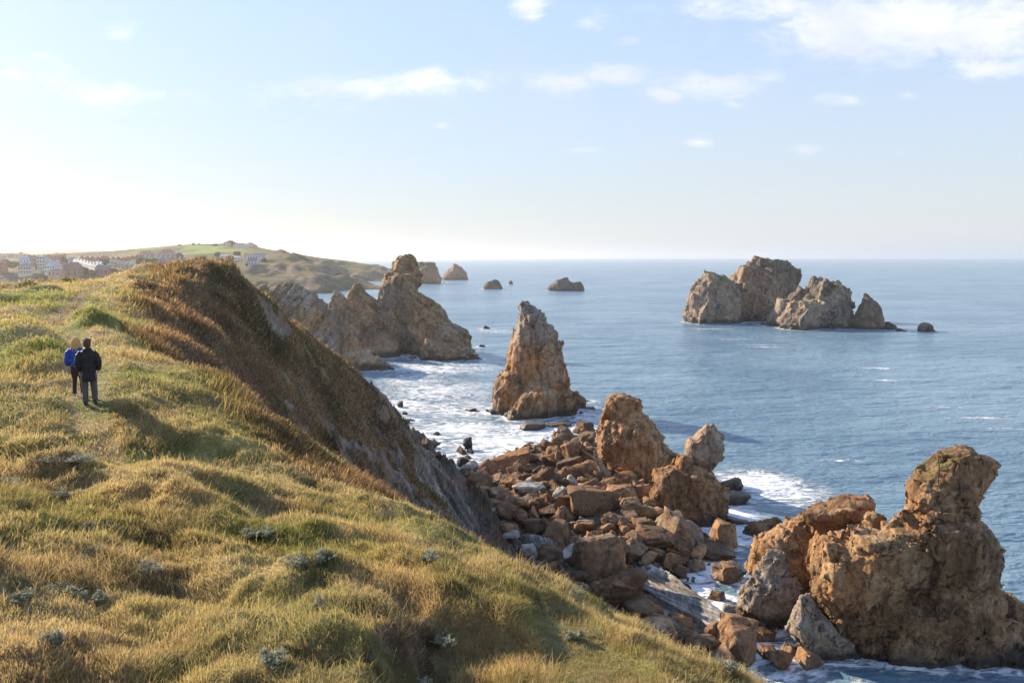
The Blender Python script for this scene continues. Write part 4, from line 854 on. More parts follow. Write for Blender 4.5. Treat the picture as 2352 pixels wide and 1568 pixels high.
# skerries and rocks awash
for (Zf, x, yb, wd, ht, i, lab) in [(Z4, 110, 1280, 110, 45, 0, 'dark rock awash left of the tall sea stack'), (Z4, 175, 1283, 50, 26, 1, 'small dark rock touching the rock awash left of the stack'),
  (Z4, 345, 1305, 100, 70, 2, 'brown rock at the left foot of the tall sea stack'), (Z4, 295, 1285, 70, 50, 3, 'dark rock on the outer left of the stack foot'),
  (Z4, 760, 1470, 280, 90, 1, 'kelp-dark reef awash in front of the tall sea stack'), (Z4, 980, 1440, 330, 50, 0, 'long flat reef under rushing foam before the stack'), (Z4, 1335, 1245, 150, 22, 2, 'thin reef right of the tall sea stack'),
  (Z4, 1330, 1175, 80, 30, 3, 'reef joined to the right flank of the stack'), (Z4, 220, 612, 60, 35, 1, 'small rock off the tip of the second headland'),
  (Z2, 1800, 1470, 90, 26, 3, 'small rock in the foam left of the low rock pair'),
  (Z5, 2110, 890, 230, 130, 0, 'black wet reef right of the orange block'), (Z5, 2180, 985, 260, 110, 1, 'lower black reef in the white surf'), (Z5, 2200, 1130, 220, 55, 3, 'thin dark reef at the mouth of the inlet'),
  (Z2, 1255, 1440, 60, 60, 2, 'slanting dark rock in the cove foam'), (Z2, 1290, 1495, 45, 30, 1, 'small rock below the slanting one in the cove foam'), (Z2, 1270, 1562, 110, 36, 0, 'low rock at the foot of the brown slope'), (Z2, 1350, 1540, 60, 18, 3, 'flat rock just right of the low rock at the slope foot'),
  (Z5, 60, 545, 90, 110, 2, 'brown boulder at the left end of the surf edge'), (Z5, 60, 690, 190, 110, 3, 'wide brown boulder below the one at the left end'),
  (Z2, 1895, 965, 45, 24, 0, 'small dark rock beside the second headland tip'), (Z2, 1350, 1055, 60, 20, 1, 'low rock in the cove of the second headland')]:
    u, v = Zf(x, yb); p = at_z(u, v, 0.0); s = p[1]/FPX/1.08844/Zf.k; W = wd*s; Ht = ht*s
    m2 = PRO[i].copy(); P = mverts(m2); ex = P.max(0)-P.min(0); P = P*np.array([W/ex[0], W*.8/ex[1], Ht*1.3/ex[2]]); P[:, 2] += Ht*1.3*.22
    zz = P[:, 2]; c = np.empty(len(P)*4, dtype=np.float32); m2.color_attributes['Col'].data.foreach_get('color', c); c = c.reshape(-1, 4); c[:, :3] = lc(DARK*1.3, np.array([.12, .085, .06]), sst(zz, .2*Ht, 1.0*Ht)); m2.color_attributes['Col'].data.foreach_set('color', c.ravel())
    m2.vertices.foreach_set('co', P.astype(np.float32).ravel()); m2.update()
    o = link('reef_rock', m2, None, (p[0], p[1]+W*.35, -.1)); tag(o, lab, 'rock'); SHORE.append(np.array([[p[0]+W*.45*math.cos(k), p[1]+W*.35+W*.38*math.sin(k)] for k in np.linspace(0, 6.28, 10)]))
# the loose rubble: one boulder after the other
poly = [ZD(u, v) for u, v in [(0, 0)]]
FIELD = [Z10(x, y) for x, y in [(-60, 860), (250, 880), (560, 700), (850, 600), (1050, 640), (1150, 500), (1420, 430), (1640, 620), (1840, 1090), (2300, 1150), (2700, 1700)]] + [Z11(x, y) for x, y in [(1850, 460), (1500, 700), (1200, 600), (900, 560), (950, 1000), (1500, 1150), (1760, 1250), (1780, 1500), (1300, 1400), (600, 1000), (100, 700), (-120, 300)]] + [Z10(x, y) for x, y in [(120, 1250), (0, 1100), (-120, 950)]]
def in_poly(x, y, pl):
    c = False; j = len(pl)-1
    for i in range(len(pl)):
        if (pl[i][1] > y) != (pl[j][1] > y) and x < (pl[j][0]-pl[i][0])*(y-pl[i][1])/(pl[j][1]-pl[i][1])+pl[i][0]: c = not c
        j = i
    return c
us = [p[0] for p in FIELD]; vs = [p[1] for p in FIELD]
cand = []
while len(cand) < 2300:
    u = rng.uniform(min(us), max(us)); v = rng.uniform(min(vs), max(vs))
    if not in_poly(u, v, FIELD): continue
    X, Y, zg = ray_ground(u, v)
    if zg < -.25: continue
    cand.append((X, Y, zg))
sizes = np.clip(rng.lognormal(0.12, .55, len(cand)), .35, 3.4)*1.25
order = np.argsort(-sizes); placed = []; n_ind = 0; SMALLR = []
for i in order:
    X, Y, zg = cand[i]; s = sizes[i]
    if any((X-a)**2+(Y-b)**2 < (c+s*.28)**2*.5 for a, b, c in BOULDERS): continue
    if any((X-a)**2+(Y-b)**2 < ((c+s)*.33)**2 for a, b, c in placed): continue
    placed.append((X, Y, s))
    if n_ind < 215:
        g = rng.random() < .06
        me = GPRO[rng.integers(4)] if g else PRO[rng.integers(14)]
        o = link('boulder', me); o.location = (X, Y, zg+s*.22); o.scale = (s*rng.uniform(.85, 1.25), s*rng.uniform(.8, 1.1), s*rng.uniform(.75, 1.1))
        o.rotation_euler = (rng.uniform(-.5, .5), rng.uniform(-.5, .5), rng.uniform(0, 6.28))
        u_ = 1176+X/Y*FPX
        if g: lab, grp = 'loose grey block lying among the rust-brown rubble of the shore', 'grey blocks in the rubble'
        elif Y > 112: lab, grp = 'loose brown boulder in the rubble between surf edge and pinnacle foot', 'boulders at the surf edge'
        elif Y > 92: lab, grp = 'loose rust-brown boulder in the middle of the rubble field', 'boulders in the middle of the shore'
        elif u_ < 1480: lab, grp = 'loose brown boulder between layered slope and huge dark boulder', 'boulders near the layered slope'
        else: lab, grp = 'loose brown boulder around the grey platform near the inlet', 'boulders around the grey platform'
        hx_ = min(HERO, key=lambda h: math.hypot(h[0]-X, (h[1]-Y)*.8)-h[2]*.3); dx_, dy_ = X-hx_[0], Y-hx_[1]
        rel = ('right of' if dx_ > 0 else 'left of') if abs(dx_) > abs(dy_)*.8 else ('beyond' if dy_ > 0 else 'in front of')
        sc_ = o.scale; size = 'small' if s < 1.0 else 'mid-sized' if s < 1.7 else 'large'; shp = 'upright' if sc_.z > sc_.x*1.0 else 'flat' if sc_.z < sc_.x*.72 else 'wide' if sc_.x > sc_.y*1.25 else 'blocky'
        lab = f"{size} {shp} {'grey' if g else 'brown'} boulder {'close to' if math.hypot(dx_, dy_) > hx_[2]*1.3 else 'touching'} and {rel} the {hx_[3]}"
        lab = ' '.join(lab.split()[:16]); grp = 'loose boulders of the shore'
        tag(o, lab, 'boulder', grp); n_ind += 1
    else: SMALLR.append((X, Y, zg, s))
# cobbles too many to count between them
cob = [(X, Y, zg, s*.8) for X, Y, zg, s in SMALLR]
for _ in range(4200):
    X, Y, zg = cand[rng.integers(len(cand))]; X += rng.normal(0, 1.2); Y += rng.normal(0, 1.5); cob.append((X, Y, zg, rng.uniform(.18, .5)))
LOW = []
for i in range(6):
    r = np.random.default_rng(900+i); pts = r.normal(0, 1, (14, 3)); pts /= (np.abs(pts)**3).sum(1)[:, None]**(1/3); bm = bmesh.new()
    for p in pts: bm.verts.new(p*.5)
    bmesh.ops.convex_hull(bm, input=bm.verts)
    for v in [v for v in bm.verts if not v.link_faces]: bm.verts.remove(v)
    bmesh.ops.triangulate(bm, faces=bm.faces); bm.verts.index_update(); LOW.append((np.array([v.co[:] for v in bm.verts]), np.array([[v.index for v in f.verts] for f in bm.faces]))); bm.free()
VV = []; FF = []; CC = []; off = 0
for (X, Y, zg, s) in cob:
    v, f = LOW[rng.integers(6)]; a = rng.uniform(0, 6.28, 3); R = rotm(*np.degrees(a)); q = (v @ R)*s*rng.uniform(.7, 1.2, 3)+np.array([X, Y, zg+s*.18])
    VV.append(q); FF.append(f+off); off += len(v)
    c = lerp(UMB, RUST, rng.random())*rng.uniform(.7, 1.25) if rng.random() > .16 else GREY*rng.uniform(.5, .9); CC.append(np.repeat(c[None], len(v), 0))
cb = link('cobbles', np_mesh('cobbles', np.concatenate(VV), np.concatenate(FF), M['boulder'], np.concatenate(CC), False))
tag(cb, 'small broken cobbles filling the gaps between the boulders', 'cobbles', kind='stuff')
# its pool, and the dyke beside the pinnacle
def plate(name, pts, thick, vox, across, label, cat, s, col=None, amp=.22, per=.5):
    """pts: outline as (reading frame, x, y, height)"""
    T = [at_z(*Zf(x, y), z) for (Zf, x, y, z) in pts]; n = len(T); c = np.mean(T, 0)
    V = [tuple(p) for p in T] + [tuple(p-np.array([0, 0, thick])) for p in T]
    # fan around the centre keeps a bent outline closed
    V += [tuple(c), tuple(c-np.array([0, 0, thick]))]
    F = []
    for i in range(n):
        j = (i+1) % n; F += [(2*n, i, j), (2*n+1, n+j, n+i), (i, n+i, n+j, j)]
    me = remesh(V, F, vox); P = mverts(me); N = mnormals(me)
    a = np.array(across, float); a /= np.linalg.norm(a); q = P[:, :2] @ a + .35*fbm(P*.15, 3, s); al = P[:, :2] @ np.array([-a[1], a[0]])
    up = sst(N[:, 2], .2, .7)
    d = vnoise(np.stack([q/per, al*.05, 0*q], 1), s)+.55*vnoise(np.stack([q/per*2.7, al*.12, 0*q], 1), s+1)
    step = np.floor(q/1.6+1.2*vnoise(np.stack([q*.2, al*.12, 0*q], 1), s+4)); d2 = hsh(step.astype(int), step.astype(int)*0, step.astype(int)*0, s)-.5
    P = P + N*(amp*.85*d+amp*1.5*d2+.07*fbm(P*1.2, 5, s))[:, None]*(.3+.7*up[:, None])
    me.vertices.foreach_set('co', P.astype(np.float32).ravel()); me.update()
    g0 = lc(np.array([.15, .13, .11]), np.array([.34, .315, .28]), sst(d+.45*fbm(P*.5, 4, s), -.6, .6)); g0 = g0*(.70+.5*sst(vnoise(np.stack([q/per*4.5, al*.25, 0*q], 1), s+7), -.5, .4))[:, None]; g0 = lc(g0, np.array([.21, .145, .09]), sst(fbm(P*.25, 4, s+9), .15, .6)*.6); g0 = lc(g0, DARK*1.5, .8*(1-sst(P[:, 2], .0, .7)))
    ca = me.color_attributes.new('Col', 'FLOAT_COLOR', 'POINT'); ca.data.foreach_set('color', np.concatenate([g0, np.ones((len(P), 1))], 1).astype(np.float32).ravel())
    me.polygons.foreach_set('use_smooth', np.ones(len(me.polygons), dtype=bool)); me.materials.clear(); me.materials.append(M['slab_rock'])
    cc = np.array([P[:, 0].mean(), P[:, 1].mean(), max(0, P[:, 2].min())]); me.vertices.foreach_set('co', (P-cc).astype(np.float32).ravel()); me.update(); me.name = name
    return tag(link(name, me, None, cc), label, cat)
plate('rock_platform', [(Z11, 900, 590, 1.9), (Z11, 1180, 545, 1.9), (Z11, 1330, 640, 2.2), (Z11, 1600, 830, 2.2), (Z11, 1930, 1090, 1.8), (Z11, 1800, 1180, 1.2), (Z11, 1500, 1000, 1.3), (Z11, 1200, 830, 1.4), (Z11, 950, 700, 1.5)], 3.2, .13, (.83, .55), 'upper half of the wet grey ribbed platform between inlet and rust boulders', 'rock slab', 3)
plate('rock_platform', [(Z11, 850, 690, 1.3), (Z11, 980, 700, 1.3), (Z11, 1300, 880, 1.1), (Z11, 1560, 1040, 1.0), (Z11, 1790, 1190, .9), (Z11, 1740, 1250, .6), (Z11, 1450, 1160, .7), (Z11, 1180, 1110, .8), (Z11, 960, 1050, .9)], 2.6, .13, (.83, .55), 'lower half of the grey ribbed platform, holding a bright tide pool', 'rock slab', 8)
plate('grey_slab', [(Z11, 10, 290, 4.6), (Z11, 150, 300, 4.7), (Z11, 300, 350, 4.2), (Z11, 420, 460, 3.4), (Z11, 380, 500, 3.2), (Z11, 250, 470, 3.3), (Z11, 110, 370, 3.9)], 2.0, .10, (.83, .55), 'long grey ribbed slab sloping right in the rubble', 'slab', 13, amp=.15, per=.35)
pp = [at_z(*Z11(x, y), 1.16) for x, y in [(1000, 880), (1080, 890), (1160, 940), (1250, 1000), (1230, 1040), (1140, 1010), (1080, 960), (990, 945), (960, 900)]]
pool = bpy.data.meshes.new('tide_pool'); pool.from_pydata([tuple(p) for p in pp], [], [tuple(range(len(pp)))]); pm_, t, out = mat_new('pool_water'); nz = t.noise(t.new('ShaderNodeTexCoord').outputs['Object'], 2.5, 3)
principled(t, out, (.05, .07, .08, 1), .06, nz, .6, .2, .02); pool.materials.append(pm_); tag(link('tide_pool', pool), 'still tide pool shining on the grey platform', 'water', kind='structure')
rock('grey_dyke', [B([(540, 1040, 1058), (580, 1045, 1085), (640, 1060, 1115), (700, 1090, 1150), (760, 1120, 1185), (820, 1150, 1200), (850, 1170, 1205)], Z5, 116, .8)], .11, S_A[1:], (.06, 1), GC, mat='near_rock', label='narrow blue-grey dyke running down the left side of the pinnacle', cat='rock', s=91)
# ------------------------------------------------------------------ sea
SH = np.concatenate(SHORE); kd = kdtree.KDTree(len(SH))
for i, p in enumerate(SH): kd.insert((p[0], p[1], 0), i)
kd.balance()
nth, nr = 620, 620
th = np.radians(np.linspace(-62, 62, nth)); rr2 = np.concatenate([np.geomspace(12, 600, 500), np.geomspace(612, 21500, 120)])
TT, RR = np.meshgrid(th, rr2, indexing='ij'); WQ = np.stack([(RR*np.sin(TT)).ravel(), (RR*np.cos(TT)).ravel()], 1); WR = RR.ravel()
dist = np.full(len(WQ), 99.0)
for i in np.nonzero((WR > 40) & (WR < 620) & (np.abs(WQ[:, 0]) < 260) | (WR >= 620) & (WR < 1500) & (WQ[:, 0] < 60))[0]:
    dist[i] = kd.find((WQ[i, 0], WQ[i, 1], 0))[2]
foam = 0.74*np.exp(-dist/(2.2+0.004*WR))
def zone(u, v, rx, ry, a):
    global foam
    p = at_z(u, v, 0); foam = np.maximum(foam, a*np.exp(-(((WQ[:, 0]-p[0])/rx)**2+((WQ[:, 1]-p[1])/ry)**2)))
for a in [(1000, 900, 24, 34, .56), (950, 870, 14, 30, .56), (1040, 940, 26, 22, .56), (1150, 1010, 16, 12, .76), (1060, 985, 18, 12, .72), (1260, 985, 16, 9, .8), (1350, 960, 16, 10, .6), (930, 930, 14, 22, .62),
          (1740, 1110, 9, 9, .9), (1790, 1130, 9, 12, .72), (1700, 1190, 5, 10, .8), (1650, 1310, 4, 6, .7), (1740, 1540, 5, 5, .6), (1100, 1000, 26, 20, .6), (1200, 1030, 14, 10, .75), (1400, 985, 14, 8, .6), (1620, 1290, 3, 5, .75), (1600, 1340, 4, 5, .7), (1690, 1230, 4, 7, .75), (1800, 1560, 5, 4, .6), (1710, 1500, 4, 4, .7), (900, 815, 20, 18, .6), (990, 845, 30, 22, .6), (780, 665, 40, 60, .55), (1700, 740, 30, 7, .6), (1620, 755, 20, 6, .5),
          (2250, 960, 12, 1.5, .60), (2180, 935, 9, 1.4, .60), (2020, 845, 8, 2.6, .7), (2035, 875, 5, 2.4, .68), (2320, 985, 9, 1.5, .58), (1930, 1057, 5, 1.2, .66), (1760, 797, 14, 2.5, .66), (1690, 780, 10, 2.5, .64), (1130, 760, 30, 14, .5), (1750, 792, 18, 3, .5)]: zone(*a)
P3 = np.stack([WQ[:, 0], WQ[:, 1], 0*WR], 1)
amp = np.clip(1-sst(WR, 250, 700), 0, 1)
z = amp*(0.16*fbm(P3*np.array([.10, .22, 1]), 4, 3)+0.10*ridged(P3*np.array([.30, .6, 1])+fbm(P3*.1, 2, 8)[:, None], 3, 6)) + 0.25*amp*np.clip(foam-.35, 0, 1)*ridged(P3*np.array([.25, .4, 1]), 4, 9)
P3[:, 2] = z
wm, t, out = mat_new('sea_water')
pos = t.new('ShaderNodeNewGeometry').outputs['Position']
fo = t.new('ShaderNodeAttribute', attribute_name='foam').outputs['Fac']
m1 = t.new('ShaderNodeMapping'); t.put(m1.inputs[0], pos); m1.inputs['Scale'].default_value = (.45, 1.0, 1); m1.inputs['Rotation'].default_value = (0, 0, .15)
wv1 = t.noise(m1.outputs[0], .9, 4, .6, .6); wv2 = t.noise(m1.outputs[0], .22, 3, .55, .3); wv3 = t.noise(m1.outputs[0], .05, 2, .5)
hg = t.math('ADD', t.math('ADD', t.math('MULTIPLY', wv1, .75), t.math('MULTIPLY', wv2, 1.8)), t.math('MULTIPLY', wv3, 3.5))
fn = t.noise(m1.outputs[0], .8, 12, .78, 1.8); fr = t.math('ABSOLUTE', t.math('SUBTRACT', t.noise(m1.outputs[0], .28, 5, .6, 2.2), .5))
lace = t.math('ADD', t.math('MULTIPLY', fn, .75), t.math('MULTIPLY', t.ramp(fr, 0, .12, .3, 0), 1.0))
fm = t.ramp(t.math('ADD', lace, fo), 0.88, 1.22)
big = t.noise(pos, .012, 4, .6, .5)
wc = t.mix(t.ramp(big, .35, .65), (.115, .205, .28, 1), (.18, .28, .35, 1))
wc = t.mix(t.ramp(fo, .3, .9, 0, .55), wc, (.10, .23, .26, 1))
cc = t.mix(fm, wc, (.80, .82, .84, 1))
p = principled(t, out, cc, t.mix(fm, (.24, .24, .24, 1), (.7, .7, .7, 1)), t.math('ADD', hg, t.math('MULTIPLY', fm, .25)), .5, 1.0, 1.0)
p.inputs['IOR'].default_value = 1.33
water = link('water', np_mesh('water', P3, grid_faces(nth, nr)[:, ::-1], wm, None, True, {'foam': foam}))
tag(water, 'blue-green sea with white surf around the rocks', 'sea', kind='structure')
# ------------------------------------------------------------------ village on the far coast
V1 = Z(0, 600, 6.72); V2 = Z(340, 590, 6.72)
def ray_hills(u, v, y0=620, y1=1500):
    d = uvdir(u, v); Ys = np.linspace(y0, y1, 450); P = np.stack([d[0]/d[1]*Ys, Ys], 1); zr = H+d[2]/d[1]*Ys; zg = np.maximum(hills_surface(P), 0)
    k = np.nonzero(zr < zg)[0]; i = k[0] if len(k) else int(np.argmin(zr-zg)); return P[i, 0], P[i, 1], zg[i]
def wallm(n, c): return simple_mat(n, c, .9, .1, .6, .02)
WM = dict(white=wallm('white_render', (.66, .63, .58)), cream=wallm('cream_render', (.62, .50, .38)), brick=wallm('brick', (.38, .17, .12)), grey=wallm('grey_render', (.46, .46, .47)), orange=wallm('orange_render', (.62, .33, .18)), stone=wallm('stone', (.42, .37, .31)))
RM = dict(red=wallm('red_tiles', (.46, .19, .12)), slate=wallm('slate', (.21, .205, .215)), grey=wallm('grey_roof', (.40, .42, .46)), brown=wallm('brown_roof', (.28, .18, .13)))
GLS = simple_mat('window_glass', (.04, .05, .06), .15, .05, 1, .0)
def boxm(x0, x1, y0, y1, z0, z1):
    v = [(x, y, z) for z in (z0, z1) for y in (y0, y1) for x in (x0, x1)]; f = [(0, 2, 3, 1), (4, 5, 7, 6), (0, 1, 5, 4), (2, 6, 7, 3), (0, 4, 6, 2), (1, 3, 7, 5)]; return v, f
def pmesh(name, parts, mat):
    V = []; F = []
    for v, f in parts:
        o = len(V); V += v; F += [tuple(i+o for i in q) for q in f]
    me = bpy.data.meshes.new(name); me.from_pydata(V, [], F); me.materials.append(mat); me.update(); return me
def house(w_, d_, h_, rh, wall, roof, gable='side', chim=1, nwin=3, floors=2, ov=.35):
    """returns the meshes of one house; its front looks towards -Y"""
    hw, hd = w_/2, d_/2; out = []
    wv, wf = boxm(-hw, hw, -hd, hd, -4.0, h_)
    if gable == 'front': wv += [(0, -hd, h_+rh), (0, hd, h_+rh)]; wf = wf+[(4, 5, 8), (7, 6, 9)]
    elif gable == 'side': wv += [(-hw, 0, h_+rh), (hw, 0, h_+rh)]; wf = wf+[(4, 8, 6), (5, 7, 9)]
    out.append(('wall', pmesh('wall', [(wv, wf)], WM[wall])))
    t_ = .25; e = .12
    if gable == 'front':
        P = [(-hw-ov, h_-ov*rh/hw+e), (0, h_+rh+e), (hw+ov, h_-ov*rh/hw+e)]; ax = 'y'; L = hd+ov
    elif gable == 'side':
        P = [(-hd-ov, h_-ov*rh/hd+e), (0, h_+rh+e), (hd+ov, h_-ov*rh/hd+e)]; ax = 'x'; L = hw+ov
    else: P = None
    if P:
        ring = P+[(p[0], p[1]+t_) for p in reversed(P)]; V = []
        for s in (-L, L):
            for a, b in ring: V.append((a, s, b) if ax == 'y' else (s, a, b))
        n = 6; F = [tuple(range(n)), tuple(range(2*n-1, n-1, -1))]+[(i, (i+1) % n, n+(i+1) % n, n+i) for i in range(n)]
        out.append(('roof', pmesh('roof', [(V, F)], RM[roof])))
    else:
        V = [(-hw-ov, -hd-ov, h_+.01), (hw+ov, -hd-ov, h_+.01), (hw+ov, hd+ov, h_+.01), (-hw-ov, hd+ov, h_+.01), (-hw*.4, 0, h_+rh), (hw*.4, 0, h_+rh)]
        out.append(('roof', pmesh('roof', [(V, [(0, 3, 2, 1), (0, 1, 5, 4), (2, 3, 4, 5), (1, 2, 5), (3, 0, 4)])], RM[roof])))
    for k in range(chim): cx = -hw*.55+k*hw*1.1; out.append(('chimney', pmesh('chimney', [boxm(cx-.45, cx+.45, -.35, .35, h_+rh*.3, h_+rh+1.3)], WM['white' if wall != 'brick' else 'brick'])))
    for fl in range(floors):
        for k in range(nwin):
            cx = -hw+w_*(k+.5)/nwin; z0 = h_*(fl+.32)/floors; ww = min(.6, w_/nwin*.28); out.append(('window', pmesh('window', [boxm(cx-ww, cx+ww, -hd-.06, -hd+.1, z0, z0+h_/floors*.42)], GLS)))
    return out
def place_house(parts, loc, rz, label, cat='house', group=None, name='house'):
    r = empty(name, loc, rz); tag(r, label, cat, group)
    for nme, me in parts: link(nme, me, r)
    return r
def hs(Zf, x, yb, wpx): u, v = Zf(x, yb); X, Y, z = ray_hills(u, v); return X, Y, z, wpx/Zf.k/1.08844*Y/FPX
ORD = ['first', 'second', 'third', 'fourth', 'fifth', 'sixth', 'seventh', 'eighth', 'ninth', 'tenth', 'eleventh', 'twelfth']
def row(pts, wpx, d_, h_, rh, wall, roof, gable, what, group, rz=0, chim=1, nwin=2, floors=2):
    h_ *= .8; rh *= .85; X, Y, z, W = hs(V1, *pts[len(pts)//2], wpx*.86); tp = house(W, d_, h_, rh, wall, roof, gable, chim, nwin, floors)
    for i, (x, y) in enumerate(pts):
        X, Y, z, W = hs(V1, x, y, wpx); place_house(tp, (X, Y, z), rz, ORD[i]+' from the left of '+what, group=group)
row([(750, 380), (800, 385), (855, 415), (905, 418), (965, 460), (1020, 468), (1095, 508), (1150, 515)], 62, 9, 5.5, 2.4, 'brick', 'grey', 'front', 'the stepped brick houses climbing above the big gabled house', 'stepped brick terrace', .5)
row([(1290, 415), (1345, 425), (1400, 440), (1455, 462), (1505, 478), (1560, 492), (1615, 508), (1675, 480)], 60, 16, 4.5, 3.4, 'white', 'grey', 'front', 'the sawtooth row of pale roofs in mid village', 'sawtooth terrace', .75)
row([(1880, 450), (1950, 462), (2010, 475), (2075, 492), (2140, 508), (2210, 522), (2290, 548), (2345, 560)], 58, 9, 6.5, 2.0, 'cream', 'slate', 'side', 'the white towered terrace above the heath edge', 'white towered terrace', .35, 2)
row([(20, 300), (150, 300), (240, 300), (330, 302), (420, 305)], 95, 9, 4.8, 2.6, 'white', 'red', 'side', 'the long red-roofed terrace on the left skyline', 'red-roofed skyline terrace', .1)
row([(520, 330), (600, 330), (680, 330), (760, 325), (840, 322), (920, 318)], 88, 9, 4.2, 3.2, 'brick', 'red', 'front', 'the red gables on the skyline above the brick terrace', 'red gables on the skyline', .3)
row([(1370, 345), (1460, 348), (1550, 350), (1640, 352), (1720, 335), (1780, 335)], 92, 10, 4.5, 3.0, 'brick', 'red', 'front', 'the red-roofed row behind the sawtooth roofs', 'red roofs behind the sawtooth row', .6)
row([(1890, 360), (1980, 360), (2070, 358), (2140, 345), (2220, 330), (2300, 320), (2350, 312)], 88, 10, 4.5, 3.2, 'brick', 'red', 'front', 'the pinkish-red roofs stepping up above the white terrace', 'red roofs above the white terrace', .6)
for (Zf, x, yb, wpx, d_, h_, rh, wall, roof, gable, ch, nw, fl, rz, lab) in [
  (V1, 1010, 330, 150, 9, 6, 2, 'brick', 'red', 'side', 1, 3, 2, .1, 'broad red-roofed house standing tallest on the skyline left of the dark tree'),
  (V1, 1265, 600, 215, 11, 6.5, 5, 'brick', 'brown', 'front', 1, 2, 2, 0, 'big brick house with a wide gable and pale windows'),
  (V1, 455, 580, 200, 10, 6.5, 3.2, 'cream', 'slate', 'hip', 2, 5, 2, .2, 'cream villa with a slate roof at the cliff edge'),
  (V1, 730, 500, 130, 10, 12, 1.5, 'grey', 'slate', 'hip', 0, 3, 4, .2, 'tall plain grey building in the left of the village'),
  (V1, 900, 560, 180, 10, 6.5, 4, 'white', 'grey', 'front', 1, 4, 2, -.1, 'white house with a broad gable behind the orange building'),
  (V1, 965, 640, 215, 9, 6.0, 1.0, 'orange', 'slate', 'hip', 0, 3, 1, -.1, 'long low orange building with a grey flat roof'),
  (V1, 1740, 575, 200, 9, 4.5, 3.2, 'brick', 'slate', 'side', 1, 3, 1, .1, 'brick bungalow with a grey roof right of the big gable'),
  (V1, 30, 565, 110, 9, 9, 3, 'brick', 'red', 'front', 1, 2, 3, 0, 'tall brick house cut by the left edge of the picture'),
  (V1, 420, 440, 140, 9, 6.5, 3, 'white', 'grey', 'side', 1, 3, 2, .5, 'white house with a pale roof above the cream villa'),
  (V1, 570, 420, 110, 9, 6.5, 3, 'brick', 'slate', 'side', 1, 2, 2, .2, 'brick house with a slate roof between white house and grey building'),
  (V1, 1215, 400, 110, 10, 4.5, 2.5, 'white', 'slate', 'side', 0, 2, 1, .5, 'pale slate-roofed house just right of the dark tree'),
  (V2, 180, 365, 270, 12, 5, 5, 'stone', 'red', 'hip', 2, 4, 1, .2, 'large red-roofed house below the left end of the hill'),
  (V2, 530, 370, 290, 14, 5, 7, 'stone', 'red', 'hip', 1, 4, 1, .1, 'wide red-roofed manor below the pasture'),
  (V2, 455, 520, 150, 9, 6, 4, 'stone', 'slate', 'hip', 2, 2, 2, .3, 'stone house with twin pale chimneys behind the ridge'),
  (V2, 630, 560, 160, 10, 8, 4.5, 'stone', 'slate', 'hip', 2, 3, 2, .1, 'tall stone house with chimneys just behind the ridge top'),
  (V2, 790, 520, 170, 9, 6, 4, 'cream', 'brown', 'hip', 1, 3, 2, .1, 'cream house with a brown hipped roof below the pasture'),
  (V2, 1295, 500, 200, 8, 3, 3, 'white', 'slate', 'side', 1, 3, 1, .1, 'low white house with a blue-grey roof above the ridge crest'),
  (V2, 1890, 410, 140, 9, 6, 2.2, 'white', 'red', 'side', 1, 3, 2, .3, 'white house with a faded red roof near the cliff'),
  (V2, 2070, 430, 190, 9, 7, 2.4, 'white', 'slate', 'side', 1, 4, 2, .1, 'large pale blue-white house nearest the cliff'),
  (V2, 1960, 480, 140, 8, 5, 2.6, 'grey', 'slate', 'side', 1, 3, 2, .2, 'grey house in front of the pale cliff houses'),
  (V2, 1490, 385, 130, 7, 3.5, 1.6, 'white', 'grey', 'side', 0, 2, 1, .1, 'low white bungalow in the pasture'),
  (V2, 1715, 410, 100, 7, 3.5, 1.4, 'white', 'grey', 'side', 0, 2, 1, .1, 'small white shed-like house right of the round tree'),
  (V2, 1760, 205, 220, 10, 6, 2.5, 'white', 'brown', 'hip', 1, 5, 2, 0, 'long pale house on the hilltop'),
  (V2, 1930, 215, 200, 11, 5, 5, 'cream', 'brown', 'front', 1, 3, 1, 0, 'barn-like gabled house at the right end of the hilltop'),
  (V2, 1530, 175, 110, 9, 5.5, 2.4, 'cream', 'brown', 'hip', 1, 2, 1, 0, 'small house half hidden by trees at the left of the hilltop group')]:
    X, Y, z, W = hs(Zf, x, yb, wpx); place_house(house(W, d_, h_, rh, wall, roof, gable, ch, nw, fl), (X, Y, z), rz, lab)
